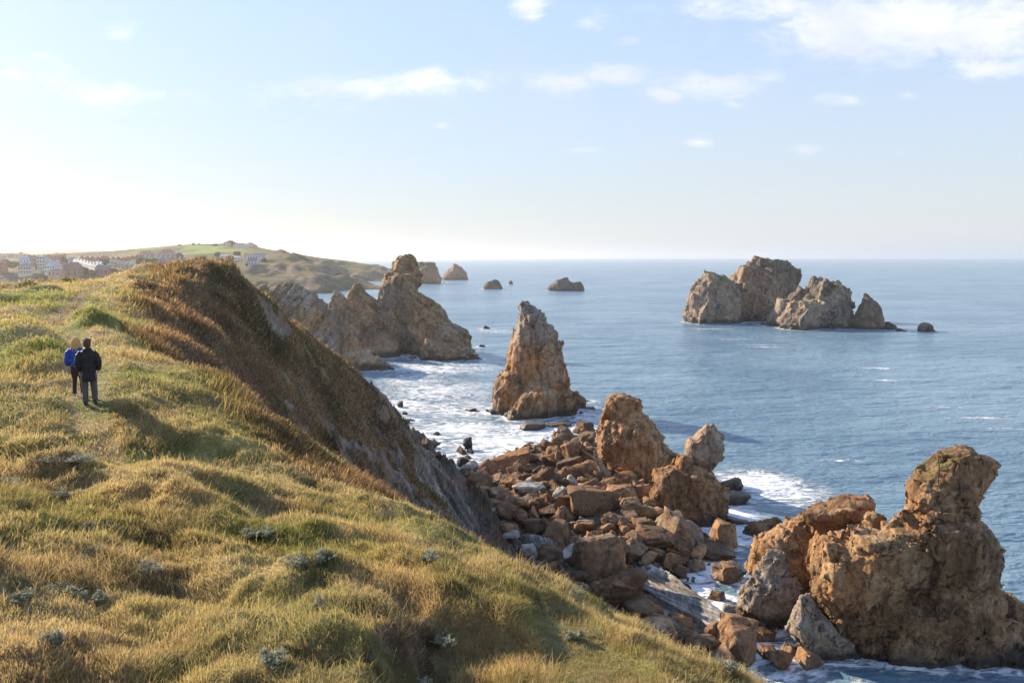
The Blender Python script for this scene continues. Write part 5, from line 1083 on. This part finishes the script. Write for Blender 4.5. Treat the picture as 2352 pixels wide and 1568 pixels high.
# trees of the far coast
LEAF = {}
def leafmat(n, c):
    m, t, out = mat_new(n); oi = t.new('ShaderNodeTexCoord').outputs['Object']; nz = t.noise(oi, .35, 4, .7)
    principled(t, out, t.mix(1.0, c4(c), t.ramp(nz, .3, .7, .55, 1.5), 'MULTIPLY'), .9, None, .1); return m
LEAF['dark'] = leafmat('dark_foliage', (.050, .062, .024)); LEAF['mid'] = leafmat('foliage', (.075, .09, .03)); BARK = simple_mat('bark', (.12, .085, .06), .95, .3, 3, .05)
def tree_meshes(sd, w_, h_, leaf='dark', base=.18):
    r = np.random.default_rng(sd); ncl = 26; cl = []
    for _ in range(ncl):
        a = r.uniform(0, 6.28); q = r.uniform(0, 1)**.5; zc = r.uniform(base+.1, .92); rad = math.sqrt(max(.05, 1-((zc-.55)/.5)**2)); cl.append((q*rad*math.cos(a)*w_*.40, q*rad*math.sin(a)*w_*.40, zc*h_, r.uniform(.13, .24)*w_))
    V = []; 
    for (cx, cy, cz, cr) in cl:
        n = 90; d = r.normal(0, 1, (n, 3)); d /= np.linalg.norm(d, axis=1)[:, None]; p = d*cr*r.uniform(.55, 1.08, (n, 1))*np.array([1, 1, .75])+np.array([cx, cy, cz])
        a = r.normal(0, 1, (n, 3)); b = np.cross(a, d); a = np.cross(d, b); a /= np.linalg.norm(a, axis=1)[:, None]; b /= np.linalg.norm(b, axis=1)[:, None]; s = r.uniform(.10, .22, (n, 1))*cr*1.3
        d2 = d*r.uniform(-.8, .8, (n, 1)); V.append(np.stack([p-a*s-b*s, p+a*s-b*s+d2*s, p+a*s+b*s, p-a*s+b*s-d2*s], 1).reshape(-1, 3))
    V = np.concatenate(V); F = np.arange(len(V)).reshape(-1, 4); crown = np_mesh('crown', V, F, LEAF[leaf], None, False)
    tv = []; tf = []; rr0 = .035*w_
    pts = [(0, 0, -1.5, rr0*1.5), (0, 0, h_*.12, rr0), (w_*.02, 0, h_*.4, rr0*.7), (w_*.03, w_*.02, h_*.75, rr0*.3)]
    for i, (x, y, z, q) in enumerate(pts):
        for j in range(7): tv.append((x+q*math.cos(j*.898), y+q*math.sin(j*.898), z))
    for i in range(3):
        for j in range(7): k = (j+1) % 7; tf.append((i*7+j, i*7+k, (i+1)*7+k, (i+1)*7+j))
    for (cx, cy, cz, cr) in cl[:7]:
        o = len(tv); b = Vector((w_*.01, 0, h_*.3)); e_ = Vector((cx, cy, cz))
        for pt, q in ((b, rr0*.5), (e_, rr0*.12)):
            for j in range(4): tv.append((pt[0]+q*math.cos(j*1.571), pt[1]+q*math.sin(j*1.571), pt[2]))
        for j in range(4): k = (j+1) % 4; tf.append((o+j, o+k, o+4+k, o+4+j))
    tm = bpy.data.meshes.new('trunk'); tm.from_pydata(tv, [], tf); tm.materials.append(BARK); return crown, tm
for i, (Zf, x, yb, wpx, hpx, lf, lab) in enumerate([
  (V1, 1090, 400, 150, 115, 'dark', 'big dark round tree between the red skyline roofs'), (V1, 355, 262, 60, 55, 'dark', 'small tree rising above the skyline roofs at the left'),
  (V1, 90, 450, 150, 130, 'dark', 'dark tree at the left edge below the red roofs'), (V1, 200, 470, 150, 110, 'dark', 'dark tree between left edge tree and cream villa'), (V1, 640, 400, 90, 70, 'mid', 'small bushy tree beside the tall grey building'),
  (V1, 1740, 430, 130, 110, 'dark', 'bushy tree above the brick bungalow'), (V1, 1830, 400, 110, 100, 'dark', 'tree right of the bushy one, before the red roofs'), (V1, 1420, 560, 130, 110, 'mid', 'green tree right of the big brick gable'), (V1, 1540, 600, 150, 90, 'mid', 'spreading bush in the gully below the sawtooth roofs'), (V1, 1900, 560, 130, 80, 'mid', 'bush below the white towered terrace'), (V1, 2000, 590, 150, 70, 'mid', 'low bush right under the white terrace, by the heath'),
  (V1, 620, 500, 110, 80, 'dark', 'dark tree below the brick slate-roofed house'), (V1, 290, 440, 110, 80, 'dark', 'dark tree left of the white house'),
  (V2, 80, 490, 140, 120, 'dark', 'leftmost tree of the grove below the red manor'), (V2, 170, 500, 150, 125, 'dark', 'second tree of the grove below the red manor'), (V2, 270, 495, 150, 115, 'dark', 'third tree of the grove below the red manor'), (V2, 350, 470, 120, 95, 'dark', 'rightmost tree of the grove below the red manor'),
  (V2, 730, 360, 130, 70, 'dark', 'dark bush right of the red manor'), (V2, 1385, 345, 125, 75, 'dark', 'round tree standing alone in the bright pasture'), (V2, 1700, 335, 120, 75, 'dark', 'round tree at the right end of the pasture'), (V2, 1585, 420, 140, 90, 'dark', 'dark clump left of the small white shed'), (V2, 1040, 390, 110, 40, 'dark', 'low bush on the field boundary'), (V2, 1130, 388, 100, 40, 'dark', 'low bush touching the field boundary bush'), (V2, 1015, 520, 130, 60, 'mid', 'bush rising just above the ridge crest'),
  (V2, 1590, 170, 150, 85, 'dark', 'tallest tree clump on the hilltop'), (V2, 1660, 180, 90, 60, 'dark', 'smaller tree between clump and hilltop house'), (V2, 960, 150, 60, 30, 'dark', 'small bush on the hill crest'), (V2, 1060, 148, 30, 30, 'dark', 'tiny tree on the hill crest'), (V2, 740, 165, 60, 22, 'dark', 'low bush on the left hill crest'), (V2, 1330, 165, 90, 26, 'dark', 'scrub on the crest left of the hilltop trees'), (V2, 1120, 430, 200, 30, 'dark', 'long hedge-like bush below the pasture'), (V2, 1350, 425, 220, 36, 'dark', 'hedge-like bush above the low white house'), (V2, 1900, 500, 120, 60, 'mid', 'bush in front of the grey cliff house'), (V2, 2150, 440, 90, 70, 'mid', 'bush right of the pale cliff houses')]):
    X, Y, z, W = hs(Zf, x, yb, wpx); Ht = hpx/Zf.k/1.08844*Y/FPX; cr, tk = tree_meshes(i+50, W, Ht, lf); r = empty('tree', (X, Y, z-.5)); tag(r, lab, 'tree'); link('crown', cr, r); link('trunk', tk, r)
# ------------------------------------------------------------------ two walkers on the path
def tube(pts, seg=14, cap=True):
    """pts: (x, y, z, rx, ry) rings, horizontal ellipses for a torso, round across the axis for limbs"""
    V = []; F = []; n = len(pts)
    for i, p in enumerate(pts):
        c = Vector(p[:3]); rx, ry = p[3], p[4]
        a = Vector(pts[max(i-1, 0)][:3]); b = Vector(pts[min(i+1, n-1)][:3]); t_ = (b-a).normalized()
        ex = Vector((1, 0, 0)) if abs(t_.x) < .9 else Vector((0, 1, 0)); ex = (ex-t_*ex.dot(t_)).normalized(); ey = t_.cross(ex)
        for j in range(seg): th_ = 2*math.pi*j/seg; V.append(tuple(c+ex*rx*math.cos(th_)+ey*ry*math.sin(th_)))
    for i in range(n-1):
        for j in range(seg): k = (j+1) % seg; F.append((i*seg+j, i*seg+k, (i+1)*seg+k, (i+1)*seg+j))
    F.append(tuple(reversed(range(seg)))); F.append(tuple((n-1)*seg+j for j in range(seg))); return V, F
def limb(*p): return tube([(x, y, z, r, r) for x, y, z, r in p])
def ball(c, r, n=12):
    rr = r if isinstance(r, tuple) else (r, r, r); V = []; F = []
    for i in range(1, n):
        a = math.pi*i/n
        for j in range(n*2): b = math.pi*j/n; V.append((c[0]+rr[0]*math.sin(a)*math.cos(b), c[1]+rr[1]*math.sin(a)*math.sin(b), c[2]+rr[2]*math.cos(a)))
    m = n*2
    for i in range(n-2):
        for j in range(m): k = (j+1) % m; F.append((i*m+j, (i+1)*m+j, (i+1)*m+k, i*m+k))
    F.append(tuple(range(m))); F.append(tuple((n-2)*m+j for j in reversed(range(m)))); return V, F
def fuse(name, parts, vox, mat, parent=None, fn=None, soft=0):
    V = []; F = []
    for v, f in parts: o = len(V); V += list(v); F += [tuple(i+o for i in q) for q in f]
    me = remesh(V, F, vox); me.name = name
    if soft:
        bm = bmesh.new(); bm.from_mesh(me)
        for _ in range(soft): bmesh.ops.smooth_vert(bm, verts=bm.verts, factor=.5, use_axis_x=True, use_axis_y=True, use_axis_z=True)
        bm.to_mesh(me); bm.free()
    if fn: P = mverts(me); N = mnormals(me); P = P+N*fn(P)[:, None]; me.vertices.foreach_set('co', P.astype(np.float32).ravel()); me.update()
    me.polygons.foreach_set('use_smooth', np.ones(len(me.polygons), dtype=bool)); me.materials.clear(); me.materials.append(mat); return link(name, me, parent)
SKIN = simple_mat('skin', (.52, .30, .22), .6, .06, 30, .001)
def fabric(n, c, rough=.8): return simple_mat(n, c, rough, .15, 40, .003)
def hand(w_, dirn, side, curl=.5):
    """palm, four fingers and a thumb below the wrist w_"""
    w_ = Vector(w_); d = Vector(dirn).normalized(); s = Vector((side, 0, 0)); f = Vector((0, 1, 0)); P = []
    P.append(tube([(w_.x, w_.y, w_.z, .022, .03), (*(w_+d*.035), .02, .038), (*(w_+d*.085), .018, .042)]))
    for k, (o, L) in enumerate([(-.03, .062), (-.01, .075), (.011, .080), (.031, .072)]):
        b = w_+d*.08+f*o; m1_ = b+d*L*.5-s*.006; tip = m1_+(d*(1-curl*.5)-s*curl*.8)*L*.5; P.append(limb((*b, .0095), (*m1_, .009), (*tip, .0075)))
    b = w_+d*.03+f*.032; m1_ = b+d*.03+f*.022-s*.008; P.append(limb((*b, .013), (*m1_, .011), (*(m1_+d*.035-s*.01), .009))); return P
def head(cx, cy, cz, sc=1.0, turn=0.0):
    P = [ball((cx, cy, cz+.02), (.077*sc, .096*sc, .105*sc)), ball((cx, cy+.02*sc, cz-.045*sc), (.060*sc, .070*sc, .070*sc)), ball((cx, cy+.098*sc, cz-.01*sc), (.013, .02, .02), 8), ball((cx, cy+.08*sc, cz-.055*sc), (.026, .016, .008), 8)]
    for s in (-1, 1): P += [ball((cx+s*.079*sc, cy-.005, cz-.005), (.012, .022, .033), 8), ball((cx+s*.031*sc, cy+.082*sc, cz+.012), (.014, .010, .009), 8)]
    return P
# man: black knee-length padded coat, grey trousers, short brown hair; walking away, weight on the left foot
def make_man(loc, rz):
    r = empty('person', loc, rz); tag(r, 'person in a long black padded coat and grey trousers walking away on the grass path', 'person')
    P = head(0.0, 0.02, 1.70) + [tube([(0, 0, 1.62, .055, .055), (0, -.01, 1.50, .062, .062)]), tube([(0, 0, 1.53, .10, .07), (0, 0, 1.46, .19, .10), (0, 0, 1.30, .17, .12), (0, 0, 1.08, .14, .10), (0, 0, .94, .165, .12), (0, 0, .86, .15, .11)])]
    P += [limb((-.20, 0, 1.44, .055), (-.265, -.02, 1.17, .045), (-.235, .02, .925, .032)), limb((.20, 0, 1.44, .055), (.285, -.03, 1.18, .045), (.265, .03, .955, .032))]
    P += hand((-.235, .02, .93), (.12, .12, -1), -1) + hand((.265, .03, .96), (-.1, .15, -1), 1)
    P += [limb((-.09, 0, .90, .085), (-.105, .02, .50, .058), (-.11, -.02, .09, .042)), limb((.09, 0, .90, .085), (.115, .03, .50, .058), (.12, -.03, .12, .042))]
    P += [tube([(-.11, -.06, .05, .035, .04), (-.112, .14, .035, .042, .03)]), tube([(.12, -.07, .08, .035, .04), (.125, .12, .035, .042, .03)])]
    bobj = fuse('body', P, .0075, SKIN, r, soft=2); bobj.scale = (.92, 1, 1)
    coat = [tube([(0, 0, 1.545, .115, .10), (0, 0, 1.50, .18, .125), (0, 0, 1.44, .232, .145), (0, 0, 1.34, .238, .165), (0, 0, 1.15, .215, .165), (0, 0, .98, .210, .165), (0, -.005, .80, .222, .175), (.004, -.01, .665, .222, .18)], 24),
            tube([(-.17, 0, 1.46, .085, .085), (-.255, -.005, 1.37, .088, .088), (-.298, -.02, 1.18, .080, .080), (-.285, 0, 1.05, .073, .073), (-.250, .015, .935, .060, .060)]),
            tube([(.17, 0, 1.46, .085, .085), (.26, -.01, 1.37, .090, .090), (.312, -.03, 1.18, .082, .082), (.308, -.01, 1.07, .074, .074), (.28, .02, .965, .060, .060)]),
            ball((0, -.07, 1.53), (.135, .085, .075)), tube([(0, 0, 1.50, .125, .115), (0, 0, 1.59, .098, .095)], 18)]
    def quilt(P): return .006*np.abs(np.sin(P[:, 2]*math.pi/.085))+.006*fbm(P*9, 3, 4)+.010*fbm(P*3.5, 2, 9)
    cobj = fuse('coat', coat, .010, fabric('black_padded_cloth', (.010, .010, .012), .6), r, quilt, 2); cobj.scale = (.86, .95, 1)
    def fold(P): return .010*fbm(P*np.array([8, 8, 14]), 3, 7)+.004
    tr = [tube([(-.09, 0, .93, .105, .115), (-.10, 0, .72, .098, .105), (-.105, .02, .48, .078, .080), (-.11, -.01, .25, .072, .075), (-.112, -.02, .085, .070, .074)]),
          tube([(.09, 0, .93, .105, .115), (.105, 0, .72, .098, .105), (.118, .03, .48, .080, .082), (.125, 0, .25, .073, .076), (.125, -.03, .11, .070, .074)]), tube([(0, 0, .98, .17, .13), (0, 0, .84, .17, .13)])]
    fuse('trousers', tr, .010, fabric('grey_cloth', (.085, .082, .085)), r, fold, 2)
    SH_ = fabric('dark_shoe', (.03, .025, .022), .5)
    for s, z0, y0 in ((-1, .0, 0), (1, .02, -.02)):
        x = .112*s+(0.008 if s > 0 else 0)
        fuse('shoe', [tube([(x, y0-.10, z0+.055, .042, .048), (x, y0, z0+.06, .050, .052), (x+.01*s, y0+.12, .045, .054, .038), (x+.012*s, y0+.19, .035, .042, .028)]), tube([(x, y0-.03, z0+.10, .05, .055), (x, y0-.03, z0+.14, .048, .05)])], .008, SH_, r, None, 1)
    def hairf(P): return .012*np.abs(fbm(P*28, 3, 3))+.010*fbm(P*11, 3, 6)
    fuse('hair', [ball((0, -.012, 1.745), (.100, .112, .098)), ball((0, -.045, 1.685), (.088, .076, .082)), ball((-.03, .03, 1.815), (.075, .07, .042)), ball((.05, .0, 1.80), (.055, .07, .04))], .006, fabric('brown_hair', (.075, .040, .022), .6), r, hairf)
    return r
def make_woman(loc, rz):
    r = empty('person', loc, rz); tag(r, 'person with long blond curly hair in a blue jacket walking left of the dark coat', 'person')
    P = head(0, .02, 1.55, .95) + [tube([(0, 0, 1.48, .048, .048), (0, 0, 1.37, .052, .052)]), tube([(0, 0, 1.40, .08, .06), (0, 0, 1.34, .165, .09), (0, 0, 1.18, .145, .11), (0, 0, 1.0, .12, .09), (0, 0, .88, .16, .12), (0, 0, .80, .14, .11)])]
    P += [limb((-.17, 0, 1.31, .045), (-.235, -.03, 1.07, .038), (-.225, .03, .86, .028)), limb((.17, 0, 1.31, .045), (.23, 0, 1.07, .038), (.20, .06, .87, .028))]
    P += hand((-.225, .03, .86), (.1, .1, -1), -1) + hand((.20, .06, .87), (0, .15, -1), 1)
    P += [limb((-.08, 0, .84, .08), (-.085, .03, .46, .052), (-.10, -.04, .09, .036)), limb((.08, 0, .84, .08), (.09, .06, .46, .052), (.09, .10, .08, .036))]
    P += [tube([(-.10, -.07, .05, .03, .035), (-.10, .11, .03, .036, .026)]), tube([(.09, .06, .05, .03, .035), (.09, .24, .03, .036, .026)])]
    fuse('body', P, .0075, SKIN, r, soft=2)
    jk = [tube([(0, 0, 1.42, .09, .085), (0, 0, 1.37, .16, .11), (0, 0, 1.31, .195, .125), (0, 0, 1.18, .19, .14), (0, 0, 1.0, .165, .13), (0, 0, .88, .185, .145)], 22),
          tube([(-.14, 0, 1.33, .07, .07), (-.21, -.01, 1.25, .072, .072), (-.255, -.03, 1.08, .066, .066), (-.245, .0, .97, .062, .062), (-.23, .02, .885, .052, .052)]),
          tube([(.14, 0, 1.33, .07, .07), (.21, 0, 1.25, .072, .072), (.245, 0, 1.08, .066, .066), (.225, .03, .97, .062, .062), (.205, .05, .895, .052, .052)]), tube([(0, 0, 1.36, .105, .10), (0, 0, 1.45, .085, .085)])]
    fuse('jacket', jk, .010, fabric('blue_padded_cloth', (.012, .055, .36), .5), r, lambda P: .008*np.abs(np.sin(P[:, 2]*math.pi/.055))+.006*fbm(P*8, 3, 4), 2)
    tr = [tube([(-.08, 0, .86, .098, .108), (-.085, .01, .66, .086, .09), (-.087, .03, .45, .062, .064), (-.098, -.03, .20, .052, .054), (-.10, -.04, .075, .052, .054)]),
          tube([(.08, 0, .86, .098, .108), (.086, .03, .66, .086, .09), (.09, .06, .45, .062, .064), (.09, .08, .20, .052, .054), (.09, .10, .075, .052, .054)]), tube([(0, 0, .93, .155, .12), (0, 0, .80, .15, .12)])]
    fuse('trousers', tr, .010, fabric('maroon_cloth', (.045, .018, .020)), r, lambda P: .005*fbm(P*10, 3, 7), 2)
    SH_ = fabric('pale_shoe', (.35, .38, .42), .5)
    for s, y0 in ((-1, -.02), (1, .12)): fuse('shoe', [tube([(.095*s, y0-.09, .05, .036, .042), (.095*s, y0, .05, .044, .045), (.097*s, y0+.16, .03, .038, .026)])], .008, SH_, r, None, 1)
    rg = np.random.default_rng(4); st = [ball((0, -.01, 1.585), (.098, .105, .105)), ball((0, -.05, 1.46), (.105, .075, .13))]
    for _ in range(46):
        a = rg.uniform(2.6, 6.8); x0, y0 = .085*math.cos(a), .085*math.sin(a)-.01; L = rg.uniform(.16, .33); w2 = rg.uniform(0, 6.28); pts = []
        for k in range(7): tt = k/6; pts.append((x0*(1+.5*tt)+.014*math.sin(w2+tt*9), y0*(1+.25*tt)-.012*tt+.012*math.cos(w2+tt*8), 1.60-L*tt, .017*(1-.55*tt), .017*(1-.55*tt)))
        st.append(tube(pts, 6))
    hm_, t, out = mat_new('blond_hair'); d1 = t.new('ShaderNodeBsdfDiffuse'); d1.inputs[0].default_value = (.62, .42, .20, 1); d2 = t.new('ShaderNodeBsdfTranslucent'); d2.inputs[0].default_value = (.8, .58, .30, 1)
    mx = t.new('ShaderNodeMixShader'); mx.inputs[0].default_value = .35; t.l.new(d1.outputs[0], mx.inputs[1]); t.l.new(d2.outputs[0], mx.inputs[2]); t.l.new(mx.outputs[0], out.inputs[0])
    fuse('hair', st, .006, hm_, r, lambda P: .006*fbm(P*30, 3, 3)); return r
u, v = Z(150, 820, 7.838)(590, 1440); p = at(u, v, 21.7); gzp = ground_at(p[0], 21.7); MAN = make_man((p[0], 21.7, gzp-.02), math.radians(28)); MAN_POS = p
p2 = at(*Z(150, 820, 7.838)(372, 1330), 22.5); WOMAN = make_woman((p2[0], 22.5, ground_at(p2[0], 22.5)-.02), math.radians(24))
print('MAN', p, gzp, 'WOMAN', p2, ground_at(p2[0], 22.5))
# ------------------------------------------------------------------ silvery cushions and grass of the headland
def silver(n, c):
    m, t, out = mat_new(n); oi = t.new('ShaderNodeTexCoord').outputs['Object']; nz = t.noise(oi, 6, 4, .7); d1 = t.new('ShaderNodeBsdfDiffuse'); d2 = t.new('ShaderNodeBsdfTranslucent')
    cc = t.mix(1.0, c4(c), t.ramp(nz, .3, .7, .6, 1.35), 'MULTIPLY'); t.put(d1.inputs[0], cc); t.put(d2.inputs[0], cc); mx = t.new('ShaderNodeMixShader'); mx.inputs[0].default_value = .25
    t.l.new(d1.outputs[0], mx.inputs[1]); t.l.new(d2.outputs[0], mx.inputs[2]); t.l.new(mx.outputs[0], out.inputs[0]); return m
SIL = silver('silver_leaf', (.37, .375, .27)); STEM = simple_mat('woody_stem', (.16, .12, .08), .95, .2, 20, .004)
def ray_near(u, v, y0=4, y1=70):
    d = uvdir(u, v); Ys = np.geomspace(y0, y1, 500); P = np.stack([d[0]/d[1]*Ys, Ys], 1); zr = H+d[2]/d[1]*Ys
    zg, _ = hummock(P, Ys); zg = zg + ground_base(P); k = np.nonzero(zr < zg)[0]; i = k[0] if len(k) else int(np.argmin(zr-zg)); return P[i, 0], P[i, 1]
for i, (Zf, x, y, wpx, hpx, lab) in enumerate([
  (Z7, 410, 265, 230, 60, 'low silvery shrub on the crest where the path dips'), (Z7, 370, 450, 110, 60, 'small silvery shrub below the crest one'), (Z7, 420, 1020, 260, 120, 'widest silver-grey shrub in the lower left foreground'),
  (Z7, 160, 1090, 130, 80, 'silver shrub touching the widest one on its left'), (Z7, 560, 1075, 150, 90, 'silver shrub touching the widest one on its right'), (Z7, 880, 900, 260, 60, 'flat silver shrub on top of a grassy hump'), (Z7, 1900, 1230, 70, 170, 'silver shrub trailing down the rim of the earth bank'),
  (Z7, 1620, 1510, 170, 110, 'silver shrub at the foot of the earth bank near the bottom edge'), (Z7, 310, 1350, 160, 70, 'silver shrub near the bottom left corner'), (Z7, 1540, 700, 160, 50, 'faint silver shrub in the dry grass in mid slope'), (Z7, 1850, 855, 200, 50, 'silver shrub right of mid slope above a hump'), (Z7, 60, 400, 120, 60, 'grey shrub at the left edge below the crest'), (Z7, 560, 660, 150, 60, 'grey shrub in the hollow left of centre'), (Z7, 500, 820, 150, 70, 'dusty shrub in the shade left of the flat one'),
  (Z8, 715, 390, 110, 60, 'bright silver shrub near the grassy cliff edge'), (Z8, 800, 640, 110, 90, 'silver shrub right of the earth bank'), (Z8, 690, 765, 120, 60, 'grey shrub below the earth bank rim'), (Z8, 900, 880, 130, 110, 'brightest silver shrub at the bottom centre'), (Z8, 800, 960, 160, 70, 'dusty shrub at the bottom edge left of the brightest one'), (Z8, 1430, 560, 90, 50, 'small silver shrub on the cliff edge right of centre'), (Z8, 1440, 745, 100, 60, 'round pale green shrub below the cliff edge'), (Z8, 2190, 940, 90, 50, 'silver shrub at the lower right tip of the turf')]):
    X, Y = ray_near(*Zf(x, y)); s = Y/FPX/1.08844/Zf.k; W = max(.15, wpx*s*1.35); Ht = max(.10, hpx*s*.55); r = np.random.default_rng(i+400)
    root = empty('silver_shrub', (X, Y, ground_at(X, Y)-.01)); tag(root, lab, 'shrub')
    ns = int(np.clip(W*190, 60, 260)); sv = []; lv = []
    a = r.uniform(0, 6.28, ns); q = np.sqrt(r.uniform(0, 1, ns)); nc = 2+i % 4; cx_ = r.uniform(-.34, .34, nc)*W; cy_ = r.uniform(-.3, .3, nc)*W; ck = r.integers(0, nc, ns); rs = r.uniform(.16, .34, nc)[ck]; bx = cx_[ck]+q*np.cos(a)*W*rs; by = cy_[ck]+q*np.sin(a)*W*rs; top = Ht*(1-.6*q*q)*r.uniform(.7, 1.2, ns)
    for k in range(ns):
        b = np.array([bx[k]*.2, by[k]*.2, -.03]); e_ = np.array([bx[k], by[k], top[k]]); dr = e_-b; sd = np.array([.003, 0, 0]); sv.append([b-sd, b+sd, e_+sd*.4, e_-sd*.4])
        nl = 15
        for j in range(nl):
            c = b+dr*r.uniform(.25, 1.05); dd = r.normal(0, 1, 3); dd[2] = abs(dd[2])*.8+.2; dd /= np.linalg.norm(dd); L = r.uniform(.020, .042); sd2 = np.cross(dd, r.normal(0, 1, 3)); sd2 /= np.linalg.norm(sd2); sd2 *= L*.22
            lv.append([c-sd2*.4, c+sd2*.4, c+dd*L+sd2, c+dd*L-sd2])
    sv = np.array(sv).reshape(-1, 3); lv = np.array(lv).reshape(-1, 3)
    link('stem', np_mesh('stem', sv, np.arange(len(sv)).reshape(-1, 4), STEM, None, False), root); link('foliage', np_mesh('foliage', lv, np.arange(len(lv)).reshape(-1, 4), SIL, None, False), root)

def grass(name, N, sel, hfun, label, seed, wk=.0008, lean=.55, wmin=.0022, tipmix=.5, curl=.35):
    r = np.random.default_rng(seed)
    G3 = GV.reshape(NTH, NR, 3); C3 = Gcol.reshape(NTH, NR, 3); W3 = sel.reshape(NTH, NR)
    a = G3[:-1, :-1]; b = G3[1:, :-1]; c = G3[:-1, 1:]; ar = np.cross(b-a, c-a); A = np.linalg.norm(ar, axis=2); nrm = ar/np.maximum(A[..., None], 1e-9); nrm *= np.sign(nrm[..., 2:3])
    cen = a-np.array([0, 0, H]); D = np.linalg.norm(cen, axis=2); vis = np.clip(-(nrm*cen).sum(2)/D, -1, 1)
    uu = cen[..., 0]/np.maximum(cen[..., 1], .1); infov = (np.abs(uu) < .70) & (cen[..., 1] > 2)
    w_ = W3[:-1, :-1]*A/D**2*np.clip(vis+.30, .06, 1)*infov*(D > 3.5)
    pr = w_.ravel(); pr = pr/pr.sum(); idx = r.choice(len(pr), N, p=pr); i = idx//(NR-1); j = idx % (NR-1); f = r.random((N, 1)); g = r.random((N, 1))
    P = G3[i, j]*(1-f)*(1-g)+G3[i+1, j]*f*(1-g)+G3[i, j+1]*(1-f)*g+G3[i+1, j+1]*f*g; col = C3[i, j].copy(); nn_ = nrm[i, j]; dist_ = np.linalg.norm(P-np.array([0, 0, H]), axis=1)
    h_ = hfun(P, dist_)*r.uniform(.55, 1.25, N)
    wind = np.array([.85, -.25, 0]); an = r.uniform(0, 6.28, N); ld = np.stack([np.cos(an), np.sin(an), 0*an], 1)*lean+wind*lean*.75+np.stack([fbm(P*.7, 2, 5), fbm(P*.7, 2, 6), 0*an], 1)*.4+nn_*.35
    up = np.array([0, 0, 1.0])+ld*.55; up /= np.linalg.norm(up, axis=1)[:, None]
    tipd = up+ld*curl*1.6-np.array([0, 0, .25]); tipd /= np.linalg.norm(tipd, axis=1)[:, None]
    wd = np.maximum(wmin, wk*dist_)*r.uniform(.7, 1.3, N)
    sa = r.uniform(0, 6.28, N); sd = np.stack([np.cos(sa), np.sin(sa), 0*sa], 1)*wd[:, None]*.5
    m_ = P+up*h_[:, None]*.55; tp = m_+tipd*h_[:, None]*.5; P = P-nn_*.02
    V = np.stack([P-sd, P+sd, m_-sd*.8, m_+sd*.8, tp-sd*.12, tp+sd*.12], 1).reshape(-1, 3)
    o = np.arange(N)[:, None]*6; F = np.concatenate([o+np.array([[0, 1, 3, 2]]), o+np.array([[2, 3, 5, 4]])], 0)
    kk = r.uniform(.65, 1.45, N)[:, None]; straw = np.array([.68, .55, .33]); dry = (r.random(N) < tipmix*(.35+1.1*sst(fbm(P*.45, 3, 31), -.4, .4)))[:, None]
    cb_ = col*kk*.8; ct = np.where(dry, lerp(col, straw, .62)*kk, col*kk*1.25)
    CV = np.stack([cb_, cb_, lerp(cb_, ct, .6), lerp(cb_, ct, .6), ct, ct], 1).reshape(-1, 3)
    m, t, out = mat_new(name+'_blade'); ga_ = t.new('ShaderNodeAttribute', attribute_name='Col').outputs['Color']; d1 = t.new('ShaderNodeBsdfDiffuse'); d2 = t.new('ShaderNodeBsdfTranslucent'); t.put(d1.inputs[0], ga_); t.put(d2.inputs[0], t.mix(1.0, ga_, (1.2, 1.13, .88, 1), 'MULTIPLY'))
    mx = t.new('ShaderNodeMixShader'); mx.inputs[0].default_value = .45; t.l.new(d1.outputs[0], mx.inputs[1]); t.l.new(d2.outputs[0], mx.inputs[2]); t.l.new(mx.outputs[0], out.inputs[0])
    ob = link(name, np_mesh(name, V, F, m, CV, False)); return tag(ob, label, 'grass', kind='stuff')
bare = np.clip(GA['slab']*1.3+sst(GA['out'], .25, .6)+GA['beach']*1.2+sst(GA['scar'], .3, .6)*.6, 0, 1); turf = 1-bare; pth = sst(GA['path'], .35, .8)
stp_ = GA['br']
P3g = GV; longz = sst(fbm(P3g*.45, 4, 71), -.1, .5)
grass('short_grass', 330000, turf*(1-.25*pth)*(1-stp_)*(GR < 90), lambda P, d: (.035+.05*sst(fbm(P*.6, 3, 91), -.4, .5))*(1+.018*d)*(1-.0*d), 'short green and straw-coloured turf over the whole headland', 21, .00075, .6)
grass('long_grass', 250000, turf*(1-pth)*(1-stp_)*(.12+longz)*(GR < 90), lambda P, d: .06+.12*sst(fbm(P*.8, 3, 95), -.1, .6)+.0028*d, 'long dry grass leaning in the wind over the hummocks', 22, .00062, .75, tipmix=.85, curl=.6)
grass('bracken', 150000, turf*stp_, lambda P, d: .09+.24*sst(fbm(P*.3, 3, 17), -.3, .5)+.0026*d, 'brown bracken and dead grass covering the steep slope', 23, .0011, .5, tipmix=.25)
grass('seed_stalks', 5200, turf*(1-pth)*(1-stp_)*(GR < 30)*(.1+sst(fbm(P3g*.9, 3, 72), 0, .5)), lambda P, d: .22+0*d, 'sparse tall dry seed stalks standing above the turf', 24, .0005, .35, wmin=.002, tipmix=1.5, curl=.3)
# ------------------------------------------------------------------ air: one closed box of thin sea haze
v, f = boxm(-22500, 22500, -22500, 22500, -60, 125)
hz_me = bpy.data.meshes.new('haze'); hz_me.from_pydata(v, [], f); m = bpy.data.materials.new('sea_haze'); m.use_nodes = True; t = NT(m.node_tree); t.n.clear(); out = t.new('ShaderNodeOutputMaterial')
pv = t.new('ShaderNodeVolumePrincipled'); pv.inputs['Color'].default_value = (.99, .99, 1.0, 1); pv.inputs['Density'].default_value = 0.0001; pv.inputs['Anisotropy'].default_value = 0.66
t.l.new(pv.outputs[0], out.inputs['Volume']); hz_me.materials.append(m); tag(link('haze', hz_me), 'thin bright sea haze over coast and water', 'haze', kind='stuff')
